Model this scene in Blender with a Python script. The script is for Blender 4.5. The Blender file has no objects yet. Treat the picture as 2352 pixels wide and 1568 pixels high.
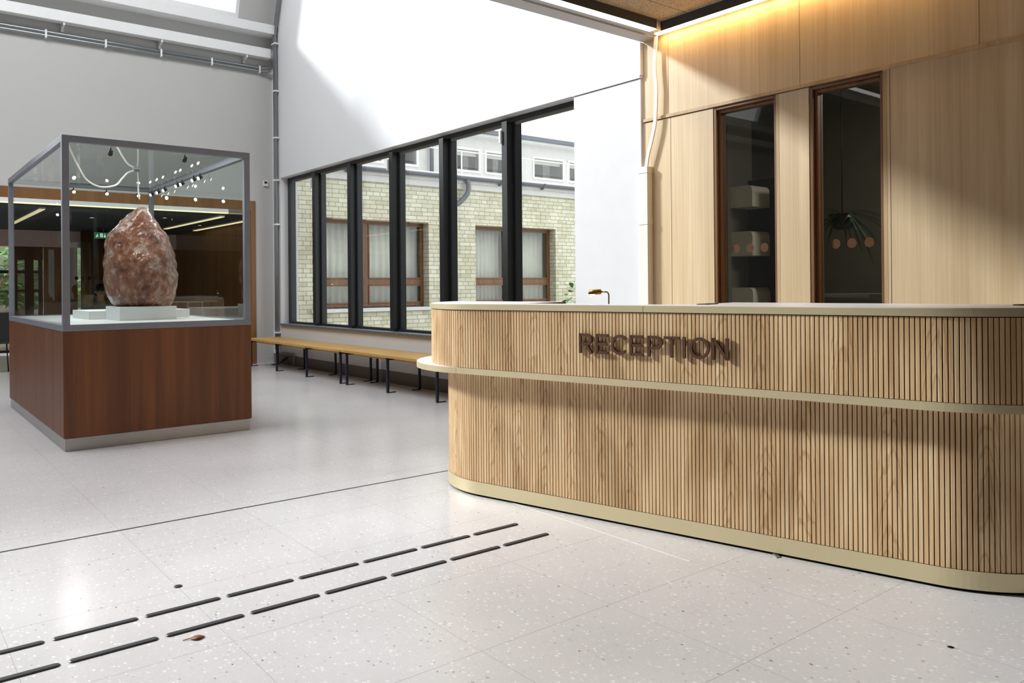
import bpy, math, random
from mathutils import Vector, Matrix, noise
S = bpy.context.scene
COL = S.collection
random.seed(7)

# ------------------------------------------------------------------ camera
RIGHT = Vector((0.779701, -0.626100, -0.008431)); UP = Vector((0.007888, -0.003641, 0.999962)); FWD = Vector((0.626124, 0.779721, 0.002142))
def _basis():
    yaw, pitch, roll = math.radians(51.23526), math.radians(0.12273), math.radians(-0.48306)
    f = Vector((math.cos(yaw)*math.cos(pitch), math.sin(yaw)*math.cos(pitch), math.sin(pitch)))
    r = Vector((math.sin(yaw), -math.cos(yaw), 0)); u = r.cross(f)
    return math.cos(roll)*r + math.sin(roll)*u, -math.sin(roll)*r + math.cos(roll)*u, f
RIGHT, UP, FWD = _basis()
cd = bpy.data.cameras.new('camera'); cam = bpy.data.objects.new('camera', cd); COL.objects.link(cam)
cam.matrix_world = Matrix(((RIGHT.x, UP.x, -FWD.x, 0), (RIGHT.y, UP.y, -FWD.y, 0), (RIGHT.z, UP.z, -FWD.z, 1.19), (0, 0, 0, 1)))
cd.sensor_fit = 'HORIZONTAL'; cd.sensor_width = 36.0
cd.lens = 36.0*1828.0/2352.0
cd.shift_x = 0.0; cd.shift_y = -(784.0-653.52)/2352.0
cd.clip_start = 0.05; cd.clip_end = 200
S.camera = cam

# ------------------------------------------------------------------ view + world
S.view_settings.view_transform = 'Standard'
try: S.view_settings.look = 'None'
except Exception: pass
S.view_settings.exposure = 0.0; S.view_settings.gamma = 1.0; S.view_settings.use_curve_mapping = False
W = bpy.data.worlds.new('overcast_sky'); S.world = W; W.use_nodes = True
bg = W.node_tree.nodes['Background']; bg.inputs[0].default_value = (0.97, 0.985, 1.0, 1); bg.inputs[1].default_value = 2.3
try:
    S.cycles.use_denoising = True
    S.cycles.max_bounces = 10; S.cycles.diffuse_bounces = 5; S.cycles.glossy_bounces = 6
    S.cycles.transparent_max_bounces = 24; S.cycles.sample_clamp_indirect = 6.0
    S.cycles.caustics_reflective = False; S.cycles.caustics_refractive = False
except Exception: pass

# ------------------------------------------------------------------ sun through the roof windows, added hall fill
def area(name, loc, target, sx, sy, power, color, spread=180):
    l = bpy.data.lights.new(name, 'AREA'); l.shape = 'RECTANGLE'; l.size = sx; l.size_y = sy
    l.energy = power; l.color = color; l.spread = math.radians(spread)
    o = bpy.data.objects.new(name, l); COL.objects.link(o); o.location = loc
    o.rotation_euler = (Vector(target)-Vector(loc)).to_track_quat('-Z', 'Y').to_euler()
    return o
DAY = (1.0, 0.985, 0.96)
def sun(name, towards, strength, angle, color):
    l = bpy.data.lights.new(name, 'SUN'); l.energy = strength; l.angle = math.radians(angle); l.color = color
    o = bpy.data.objects.new(name, l); COL.objects.link(o); o.location = (-6, 20, 14)
    o.rotation_euler = Vector(towards).to_track_quat('Z', 'Y').to_euler()   # lamp shines along its -Z
    return o
sun('hazy_sun', (-0.55, 0.80, 0.55), 5.7, 6.5, (0.98, 0.985, 1.0))     # comes in through the steep roof windows
area('hall_fill_light', (-1.0, 7.6, 8.85), (-1.0, 7.6, 0.0), 6.0, 3.0, 760, (0.96, 0.98, 1.0))  # fill added under the closed ceiling to brighten the hall

# ------------------------------------------------------------------ material helpers
def lin(c): return tuple(((x/255.0)/12.92 if x/255.0 <= 0.04045 else ((x/255.0+0.055)/1.055)**2.4) for x in c)
def new_mat(name):
    m = bpy.data.materials.new(name); m.use_nodes = True
    nt = m.node_tree; return m, nt, nt.nodes['Principled BSDF']
def node(nt, typ, **kw):
    n = nt.nodes.new(typ)
    for k, v in kw.items():
        if k.startswith('i_'):
            n.inputs[k[2:].replace('_', ' ')].default_value = v
        else: setattr(n, k, v)
    return n
def ramp(nt, fac, stops):
    r = nt.nodes.new('ShaderNodeValToRGB'); e = r.color_ramp.elements
    while len(e) < len(stops): e.new(0.5)
    for i, (p, c) in enumerate(stops): e[i].position = p; e[i].color = (*c, 1)
    nt.links.new(fac, r.inputs[0]); return r.outputs[0]
def mix(nt, fac, a, b, mode='MIX'):
    n = nt.nodes.new('ShaderNodeMix'); n.data_type = 'RGBA'; n.blend_type = mode
    for s, v in ((0, fac), (6, a), (7, b)):
        if hasattr(v, 'is_output') or hasattr(v, 'links'): nt.links.new(v, n.inputs[s])
        else: n.inputs[s].default_value = v if s == 0 else (*v, 1)
    return n.outputs[2]
def ramp_f(nt, x, a, b):
    n = nt.nodes.new('ShaderNodeMapRange'); n.inputs['From Min'].default_value = a; n.inputs['From Max'].default_value = b
    n.inputs['To Min'].default_value = 1.0; n.inputs['To Max'].default_value = 0.0; nt.links.new(x, n.inputs['Value']); return n.outputs[0]
def mapping(nt, src='Object', scale=(1, 1, 1), loc=(0, 0, 0), rot=(0, 0, 0)):
    tc = nt.nodes.new('ShaderNodeTexCoord'); mp = nt.nodes.new('ShaderNodeMapping')
    mp.inputs['Scale'].default_value = scale; mp.inputs['Location'].default_value = loc; mp.inputs['Rotation'].default_value = rot
    nt.links.new(tc.outputs[src], mp.inputs[0]); return mp.outputs[0]
def noise_tex(nt, vec, scale, detail=3, rough=0.5, dist=0.0):
    n = nt.nodes.new('ShaderNodeTexNoise'); n.inputs['Scale'].default_value = scale; n.inputs['Detail'].default_value = detail
    n.inputs['Roughness'].default_value = rough; n.inputs['Distortion'].default_value = dist
    nt.links.new(vec, n.inputs['Vector']); return n.outputs['Fac']
def bump(nt, p, h, strength=0.2, dist=0.01):
    b = nt.nodes.new('ShaderNodeBump'); b.inputs['Strength'].default_value = strength; b.inputs['Distance'].default_value = dist
    nt.links.new(h, b.inputs['Height']); nt.links.new(b.outputs[0], p.inputs['Normal'])
def plain(name, rgb, rough=0.5, metal=0.0, var=0.04, nscale=6.0, bmp=0.0, coat=0.0):
    m, nt, p = new_mat(name); c = lin(rgb)
    v = mapping(nt); f = noise_tex(nt, v, nscale, 4)
    a = tuple(max(0, x*(1-var)) for x in c); b = tuple(min(1, x*(1+var)) for x in c)
    nt.links.new(ramp(nt, f, [(0.3, a), (0.7, b)]), p.inputs['Base Color'])
    p.inputs['Roughness'].default_value = rough; p.inputs['Metallic'].default_value = metal
    if coat: p.inputs['Coat Weight'].default_value = coat; p.inputs['Coat Roughness'].default_value = 0.1
    if bmp: bump(nt, p, noise_tex(nt, v, nscale*20, 3), bmp, 0.002)
    return m
def glow(name, rgb, strength):
    m, nt, p = new_mat(name)
    p.inputs['Base Color'].default_value = (*rgb, 1); p.inputs['Emission Color'].default_value = (*rgb, 1); p.inputs['Emission Strength'].default_value = strength
    return m
def glass(name, tint=(0.96, 0.98, 0.97), refl=1.0, ior=1.5):
    m = bpy.data.materials.new(name); m.use_nodes = True; nt = m.node_tree; nt.nodes.clear()
    out = nt.nodes.new('ShaderNodeOutputMaterial'); mx = nt.nodes.new('ShaderNodeMixShader')
    t = nt.nodes.new('ShaderNodeBsdfTransparent'); g = nt.nodes.new('ShaderNodeBsdfGlossy'); fr = nt.nodes.new('ShaderNodeFresnel')
    t.inputs[0].default_value = (*tint, 1); g.inputs['Roughness'].default_value = 0.0; g.inputs['Color'].default_value = (1, 1, 1, 1); fr.inputs[0].default_value = ior
    mu = nt.nodes.new('ShaderNodeMath'); mu.operation = 'MULTIPLY'; mu.inputs[1].default_value = refl; mu.use_clamp = True
    ge = nt.nodes.new('ShaderNodeNewGeometry'); iv = nt.nodes.new('ShaderNodeMath'); iv.operation = 'SUBTRACT'; iv.inputs[0].default_value = 1.0
    nt.links.new(ge.outputs['Backfacing'], iv.inputs[1]); m2 = nt.nodes.new('ShaderNodeMath'); m2.operation = 'MULTIPLY'   # only the entry face of a pane mirrors
    nt.links.new(fr.outputs[0], mu.inputs[0]); nt.links.new(mu.outputs[0], m2.inputs[0]); nt.links.new(iv.outputs[0], m2.inputs[1]); nt.links.new(m2.outputs[0], mx.inputs[0])
    nt.links.new(t.outputs[0], mx.inputs[1]); nt.links.new(g.outputs[0], mx.inputs[2]); nt.links.new(mx.outputs[0], out.inputs[0])
    return m
def wood(name, light, dark, scale=(14, 14, 0.7), rough=0.42, src='Object', boards=0.0, coat=0.0):
    """veneer: long grain along the third axis of the mapped vector"""
    m, nt, p = new_mat(name)
    v = mapping(nt, src, scale)
    n1 = noise_tex(nt, v, 1.0, 5, 0.6, 0.6)
    n2 = noise_tex(nt, mapping(nt, src, tuple(s*7 for s in scale[:2])+(scale[2]*2.2,)), 1.0, 3, 0.6)
    n3 = noise_tex(nt, mapping(nt, src, tuple(s*0.22 for s in scale[:2])+(scale[2]*0.35,)), 1.0, 2, 0.5)
    l, d = lin(light), lin(dark)
    mid = tuple((a+b)/2 for a, b in zip(l, d))
    c1 = ramp(nt, n1, [(0.3, d), (0.5, mid), (0.72, l)])
    c2 = ramp(nt, n2, [(0.3, tuple(x*0.86 for x in (1, 1, 1))), (0.6, (1, 1, 1))])
    c3 = ramp(nt, n3, [(0.3, (0.86, 0.84, 0.82)), (0.7, (1.06, 1.06, 1.06))])
    c = mix(nt, 1.0, mix(nt, 1.0, c1, c2, 'MULTIPLY'), c3, 'MULTIPLY')
    nt.links.new(c, p.inputs['Base Color']); p.inputs['Roughness'].default_value = rough
    if coat: p.inputs['Coat Weight'].default_value = coat; p.inputs['Coat Roughness'].default_value = 0.36
    bump(nt, p, n2, 0.08, 0.002)
    return m

# ------------------------------------------------------------------ materials
def mat_terrazzo():
    m, nt, p = new_mat('terrazzo')
    v = mapping(nt)
    base = ramp(nt, noise_tex(nt, v, 1.3, 3), [(0.3, lin((204, 201, 203))), (0.7, lin((214, 211, 214)))])
    col = base
    wv = nt.nodes.new('ShaderNodeTexNoise'); wv.inputs['Scale'].default_value = 60; nt.links.new(v, wv.inputs['Vector'])
    vm = nt.nodes.new('ShaderNodeVectorMath'); vm.operation = 'MULTIPLY_ADD'; vm.inputs[1].default_value = (0.008, 0.008, 0.0)
    nt.links.new(wv.outputs['Color'], vm.inputs[0]); nt.links.new(v, vm.inputs[2])
    def chips(scale, radius, lo, hi, colors, seed, strength=1.0):
        nonlocal col
        mp = nt.nodes.new('ShaderNodeMapping'); mp.inputs['Location'].default_value = (seed*3.1, seed*1.7, 0); mp.inputs['Rotation'].default_value = (0, 0, seed); mp.inputs['Scale'].default_value = (1, 0.72, 0.001)
        nt.links.new(vm.outputs[0], mp.inputs[0])
        vo = nt.nodes.new('ShaderNodeTexVoronoi'); vo.voronoi_dimensions = '2D'; vo.inputs['Scale'].default_value = scale; nt.links.new(mp.outputs[0], vo.inputs['Vector'])
        sp = nt.nodes.new('ShaderNodeSeparateColor'); nt.links.new(vo.outputs['Color'], sp.inputs[0])
        r = nt.nodes.new('ShaderNodeMath'); r.operation = 'MULTIPLY'; r.inputs[1].default_value = radius; nt.links.new(sp.outputs[1], r.inputs[0])
        a = nt.nodes.new('ShaderNodeMath'); a.operation = 'LESS_THAN'; nt.links.new(vo.outputs['Distance'], a.inputs[0]); nt.links.new(r.outputs[0], a.inputs[1])
        b = nt.nodes.new('ShaderNodeMath'); b.operation = 'LESS_THAN'; b.inputs[1].default_value = hi; nt.links.new(sp.outputs[0], b.inputs[0])
        c = nt.nodes.new('ShaderNodeMath'); c.operation = 'MULTIPLY'; nt.links.new(a.outputs[0], c.inputs[0]); nt.links.new(b.outputs[0], c.inputs[1])
        c2 = nt.nodes.new('ShaderNodeMath'); c2.operation = 'MULTIPLY'; c2.inputs[1].default_value = strength; nt.links.new(c.outputs[0], c2.inputs[0])
        n = len(colors); cc = ramp(nt, sp.outputs[2], [(i/max(1, n-1), lin(x)) for i, x in enumerate(colors)])
        col = mix(nt, c2.outputs[0], col, cc)
    chips(130, 0.5, 0, 0.55, [(200, 195, 193), (208, 204, 203), (230, 228, 228)], 1, 0.55)
    chips(70, 0.42, 0, 0.30, [(240, 239, 238), (236, 234, 232), (200, 196, 194)], 2, 0.8)
    chips(38, 0.30, 0, 0.20, [(238, 237, 237), (194, 190, 191), (206, 197, 190), (235, 233, 232)], 3, 0.7)
    chips(55, 0.26, 0, 0.06, [(132, 127, 127), (160, 153, 150), (160, 142, 122)], 4, 0.75)
    chips(22, 0.11, 0, 0.06, [(84, 80, 80), (140, 112, 80), (110, 106, 106)], 5, 0.9)
    # tile joints on a 0.6 m grid
    sx = nt.nodes.new('ShaderNodeSeparateXYZ'); nt.links.new(v, sx.inputs[0])
    def joint(out, off, per, w):
        s = nt.nodes.new('ShaderNodeMath'); s.operation = 'ADD'; s.inputs[1].default_value = -off+per*50+per/2; nt.links.new(out, s.inputs[0])
        mo = nt.nodes.new('ShaderNodeMath'); mo.operation = 'MODULO'; mo.inputs[1].default_value = per; nt.links.new(s.outputs[0], mo.inputs[0])
        c = nt.nodes.new('ShaderNodeMath'); c.operation = 'COMPARE'; c.inputs[1].default_value = per/2; c.inputs[2].default_value = w; nt.links.new(mo.outputs[0], c.inputs[0])
        return c.outputs[0]
    j1 = joint(sx.outputs[0], 0.944, 0.6, 0.0007); j2 = joint(sx.outputs[1], 0.905, 0.596, 0.0011)
    jm = nt.nodes.new('ShaderNodeMath'); jm.operation = 'MAXIMUM'; nt.links.new(j1, jm.inputs[0]); nt.links.new(j2, jm.inputs[1])
    jf = nt.nodes.new('ShaderNodeMath'); jf.operation = 'MULTIPLY'; jf.inputs[1].default_value = 0.75; nt.links.new(jm.outputs[0], jf.inputs[0])
    col = mix(nt, jf.outputs[0], col, lin((128, 122, 118)))
    nt.links.new(col, p.inputs['Base Color'])
    p.inputs['Roughness'].default_value = 0.3; p.inputs['Coat Weight'].default_value = 0.35; p.inputs['Coat Roughness'].default_value = 0.16; p.inputs['Specular IOR Level'].default_value = 0.5
    return m
M = {}
M['terrazzo'] = mat_terrazzo()
M['white_wall'] = plain('white_plaster', (214, 214, 216), 0.85, var=0.012, nscale=1.2)
M['grey_wall'] = plain('grey_plaster', (190, 189, 187), 0.85, var=0.012, nscale=1.2)
M['panel_paint'] = plain('panel_paint', (208, 208, 211), 0.6, var=0.02)
M['white_paint'] = plain('white_paint', (232, 232, 232), 0.5, var=0.02)
M['oak_wall'] = wood('oak_veneer_wall', (218, 195, 158), (197, 169, 130), (9, 9, 0.35), 0.45, coat=0.6)
M['oak_trim'] = wood('oak_trim', (200, 174, 136), (178, 148, 108), (9, 9, 0.8), 0.45)
M['brown_frame'] = wood('stained_window_frame', (134, 94, 60), (102, 66, 40), (20, 20, 0.8), 0.4)
M['teak'] = wood('dark_teak_veneer', (126, 74, 34), (92, 50, 20), (10, 10, 0.45), 0.5)
M['dark_oak'] = wood('dim_oak', (150, 106, 62), (120, 80, 44), (8, 8, 0.4), 0.5)
M['bench_wood'] = wood('pine_bench_board', (206, 166, 98), (184, 140, 72), (6, 0.5, 6), 0.4)
M['navy'] = plain('navy_steel', (36, 42, 58), 0.45, 0.3)
M['black_frame'] = plain('black_window_profile', (40, 42, 44), 0.42, 0.2)
M['black'] = plain('black_plastic', (22, 22, 23), 0.5)
M['rubber'] = plain('dark_rubber', (46, 47, 52), 0.38, var=0.12, nscale=30)
M['brass'] = plain('champagne_brass', (220, 206, 168), 0.4, 0.5, 0.03, 3)
M['gold'] = plain('polished_brass', (196, 160, 88), 0.22, 1.0)
M['counter'] = plain('white_counter_laminate', (232, 228, 232), 0.35)
M['steel'] = plain('brushed_steel', (176, 174, 172), 0.34, 0.9, 0.06, 2)
M['grey_metal'] = plain('grey_powder_coat', (126, 127, 136), 0.5, 0.1)
M['galv'] = plain('galvanised_steel', (150, 155, 158), 0.33, 0.85)
M['zinc'] = plain('zinc_gutter', (104, 108, 116), 0.5, 0.2)
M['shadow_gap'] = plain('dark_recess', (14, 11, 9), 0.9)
M['letter'] = plain('brown_letter_metal', (84, 50, 32), 0.5, 0.1)
M['skirting'] = plain('grey_skirting', (112, 106, 100), 0.6)
M['charcoal'] = plain('charcoal_ceiling', (62, 63, 64), 0.8)
M['pink_beam'] = plain('pinkish_beam', (236, 208, 198), 0.7)
M['cable'] = plain('white_cable', (238, 236, 230), 0.45)
M['trunking'] = plain('cream_trunking', (232, 226, 214), 0.5)
M['glass'] = glass('clear_glass')
M['case_glass'] = glass('display_glass', (0.94, 0.965, 0.955), 1.0)
M['room_glass'] = glass('dark_room_glass', (0.80, 0.83, 0.80), 0.9)
M['outer_glass'] = glass('old_window_glass', (0.86, 0.88, 0.88), 1.6)
M['led'] = glow('led_wall_washer', (1.0, 0.64, 0.27), 25.0)
M['office_fill'] = glow('office_fill_glow', (1.0, 0.95, 0.85), 42.0)  # glow of the added office panel
M['led_white'] = glow('led_edge_light', (1.0, 0.95, 0.88), 4.0)
M['led_far'] = glow('led_far', (1.0, 0.80, 0.46), 1.3)
M['led_spot'] = glow('spot_led', (1.0, 0.97, 0.9), 14.0)
M['exit_green'] = glow('exit_sign_face', lin((30, 120, 72)), 0.55)
M['sign_white'] = glow('exit_sign_symbol', lin((232, 242, 236)), 0.8)
M['orange_dot'] = plain('orange_brown_sticker', (128, 70, 36), 0.6)
M['skin'] = plain('skin', (196, 150, 124), 0.5)
M['hair'] = plain('dark_hair', (24, 20, 18), 0.5)
M['cloth'] = plain('light_jersey', (150, 146, 140), 0.9)
M['trousers'] = plain('dark_trousers', (40, 42, 50), 0.9)
M['leaf'] = plain('leaf_green', (92, 138, 64), 0.5, var=0.25, nscale=14)
M['leaf_dark'] = plain('indoor_leaf', (40, 62, 38), 0.5, var=0.2, nscale=14)
M['dry_leaf'] = plain('dry_leaf', (122, 78, 34), 0.6, var=0.2, nscale=60)
M['stone_grey'] = plain('grey_rubble', (150, 144, 138), 0.9, var=0.2, nscale=8)
M['render_grey'] = plain('pale_render', (212, 211, 209), 0.8)
M['plain_sheet'] = plain('pale_beige_sheet', (238, 232, 216), 0.9, var=0.05, nscale=3)  # also stands in for reflections in the brown windows
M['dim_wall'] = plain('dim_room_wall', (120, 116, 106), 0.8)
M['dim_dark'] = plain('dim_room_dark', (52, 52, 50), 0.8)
M['paving'] = plain('pale_paving', (170, 168, 160), 0.9)
def mat_slats():
    m, nt, p = new_mat('oak_slats')
    # uv.x = metres along the desk, uv.y = height in metres
    v1 = mapping(nt, 'UV', (55, 1.6, 1)); v2 = mapping(nt, 'UV', (210, 4, 1)); v3 = mapping(nt, 'UV', (6, 1.5, 1))
    n1 = noise_tex(nt, v1, 1.0, 2, 0.5); n2 = noise_tex(nt, v2, 1.0, 3, 0.6); n3 = noise_tex(nt, v3, 1.0, 3, 0.5, 0.4)
    c = ramp(nt, n1, [(0.28, lin((202, 166, 122))), (0.5, lin((222, 190, 146))), (0.72, lin((235, 209, 170)))])
    c = mix(nt, 1.0, c, ramp(nt, n2, [(0.3, (0.84, 0.81, 0.78)), (0.6, (1, 1, 1))]), 'MULTIPLY')
    c = mix(nt, 1.0, c, ramp(nt, n3, [(0.36, (0.76, 0.70, 0.64)), (0.56, (1.03, 1.03, 1.03))]), 'MULTIPLY')
    # cathedral arches of the veneer sheets the slats were cut from (0.17 m sheets)
    tc = nt.nodes.new('ShaderNodeTexCoord'); sp = nt.nodes.new('ShaderNodeSeparateXYZ'); nt.links.new(tc.outputs['UV'], sp.inputs[0])
    def mth(op, x, y=None):
        n = nt.nodes.new('ShaderNodeMath'); n.operation = op
        for k, q in enumerate((x, y)):
            if q is None: continue
            if isinstance(q, (int, float)): n.inputs[k].default_value = q
            else: nt.links.new(q, n.inputs[k])
        return n.outputs[0]
    us = mth('MULTIPLY', sp.outputs[0], 1/0.17); xm = mth('SUBTRACT', mth('FRACT', us), 0.5); cell = mth('FLOOR', us)
    wn = nt.nodes.new('ShaderNodeTexWhiteNoise'); wn.noise_dimensions = '1D'; nt.links.new(cell, wn.inputs['W'])
    lo = noise_tex(nt, mapping(nt, 'UV', (12, 2.5, 1)), 1.0, 3, 0.55)
    ph = mth('ADD', mth('ADD', mth('MULTIPLY', sp.outputs[1], 5.5), mth('MULTIPLY', mth('MULTIPLY', xm, xm), 16.0)), mth('ADD', mth('MULTIPLY', lo, 3.2), mth('MULTIPLY', wn.outputs['Value'], 9.0)))
    band = mth('SINE', mth('MULTIPLY', ph, 9.0))
    msk = mth('MULTIPLY', mth('GREATER_THAN', wn.outputs['Value'], 0.45), ramp_f(nt, mth('ABSOLUTE', xm), 0.22, 0.44))
    line = ramp(nt, band, [(0.55, (1, 1, 1)), (0.95, (0.80, 0.73, 0.64))])
    c = mix(nt, msk, c, mix(nt, 1.0, c, line, 'MULTIPLY'))
    nt.links.new(c, p.inputs['Base Color']); p.inputs['Roughness'].default_value = 0.5
    bump(nt, p, n2, 0.1, 0.001)
    return m
M['slats'] = mat_slats()
def mat_brick():
    m, nt, p = new_mat('yellow_brick')
    tc = nt.nodes.new('ShaderNodeTexCoord'); sp = nt.nodes.new('ShaderNodeSeparateXYZ'); nt.links.new(tc.outputs['Object'], sp.inputs[0])
    ad = nt.nodes.new('ShaderNodeMath'); ad.operation = 'ADD'; nt.links.new(sp.outputs[0], ad.inputs[0]); nt.links.new(sp.outputs[1], ad.inputs[1])
    cb = nt.nodes.new('ShaderNodeCombineXYZ'); nt.links.new(ad.outputs[0], cb.inputs[0]); nt.links.new(sp.outputs[2], cb.inputs[1])
    b = nt.nodes.new('ShaderNodeTexBrick'); b.offset = 0.5; b.squash = 0.55; b.squash_frequency = 3
    for k, val in (('Scale', 1.0), ('Mortar Size', 0.006), ('Mortar Smooth', 0.2), ('Bias', 0.0), ('Brick Width', 0.24), ('Row Height', 0.0757)): b.inputs[k].default_value = val
    b.inputs['Color1'].default_value = (*lin((224, 222, 204)), 1); b.inputs['Color2'].default_value = (*lin((200, 197, 172)), 1); b.inputs['Mortar'].default_value = (*lin((150, 148, 134)), 1)
    nt.links.new(cb.outputs[0], b.inputs['Vector'])
    n = noise_tex(nt, cb.outputs[0], 2.2, 4); n2 = noise_tex(nt, cb.outputs[0], 30, 3)
    c = mix(nt, 1.0, b.outputs['Color'], ramp(nt, n, [(0.35, (0.86, 0.83, 0.80)), (0.6, (1, 1, 1))]), 'MULTIPLY')
    c = mix(nt, 1.0, c, ramp(nt, n2, [(0.3, (0.92, 0.92, 0.90)), (0.6, (1.03, 1.03, 1.02))]), 'MULTIPLY')
    nt.links.new(c, p.inputs['Base Color']); p.inputs['Roughness'].default_value = 0.9
    bump(nt, p, b.outputs['Fac'], -0.4, 0.01)
    return m
M['brick'] = mat_brick()
def mat_woodwool():
    m, nt, p = new_mat('wood_wool_board')
    v = mapping(nt); n1 = noise_tex(nt, v, 55, 4, 0.7, 1.5); n2 = noise_tex(nt, v, 18, 2)
    c = ramp(nt, n1, [(0.3, lin((124, 102, 78))), (0.5, lin((188, 164, 132))), (0.7, lin((216, 194, 162)))])
    sx = nt.nodes.new('ShaderNodeSeparateXYZ'); nt.links.new(v, sx.inputs[0])
    mo = nt.nodes.new('ShaderNodeMath'); mo.operation = 'ADD'; mo.inputs[1].default_value = 60-3.95+0.3; nt.links.new(sx.outputs[1], mo.inputs[0])
    md = nt.nodes.new('ShaderNodeMath'); md.operation = 'MODULO'; md.inputs[1].default_value = 0.6; nt.links.new(mo.outputs[0], md.inputs[0])
    cp = nt.nodes.new('ShaderNodeMath'); cp.operation = 'COMPARE'; cp.inputs[1].default_value = 0.3; cp.inputs[2].default_value = 0.003; nt.links.new(md.outputs[0], cp.inputs[0])
    c = mix(nt, cp.outputs[0], c, lin((60, 44, 30)))
    nt.links.new(c, p.inputs['Base Color']); p.inputs['Roughness'].default_value = 0.95
    bump(nt, p, n1, 0.6, 0.01)
    return m
M['woodwool'] = mat_woodwool()
def mat_salt():
    m, nt, p = new_mat('pink_salt_crystal')
    v = mapping(nt, 'Object', (1, 1, 0.75))
    n1 = noise_tex(nt, v, 5.5, 7, 0.68, 0.15); n2 = noise_tex(nt, v, 20, 6, 0.7, 0.1); n3 = noise_tex(nt, v, 2.5, 2)
    c = ramp(nt, n1, [(0.36, lin((88, 38, 16))), (0.48, lin((146, 76, 40))), (0.57, lin((176, 112, 76))), (0.66, lin((240, 220, 210)))])
    c2 = ramp(nt, n2, [(0.36, lin((92, 42, 18))), (0.52, lin((150, 86, 50))), (0.66, lin((244, 228, 220)))])
    c = mix(nt, 0.42, c, c2)
    nt.links.new(c, p.inputs['Base Color'])
    p.inputs['Subsurface Weight'].default_value = 0.06; p.inputs['Subsurface Radius'].default_value = (0.05, 0.025, 0.015); p.inputs['Roughness'].default_value = 0.22; p.inputs['Coat Weight'].default_value = 0.7; p.inputs['Coat Roughness'].default_value = 0.12
    vo = nt.nodes.new('ShaderNodeTexVoronoi'); vo.inputs['Scale'].default_value = 17; nt.links.new(v, vo.inputs['Vector'])
    ad = nt.nodes.new('ShaderNodeMath'); ad.operation = 'ADD'; nt.links.new(vo.outputs['Distance'], ad.inputs[0]); nt.links.new(n2, ad.inputs[1])
    bump(nt, p, ad.outputs[0], 1.0, 0.045)
    return m
M['salt'] = mat_salt()

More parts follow.
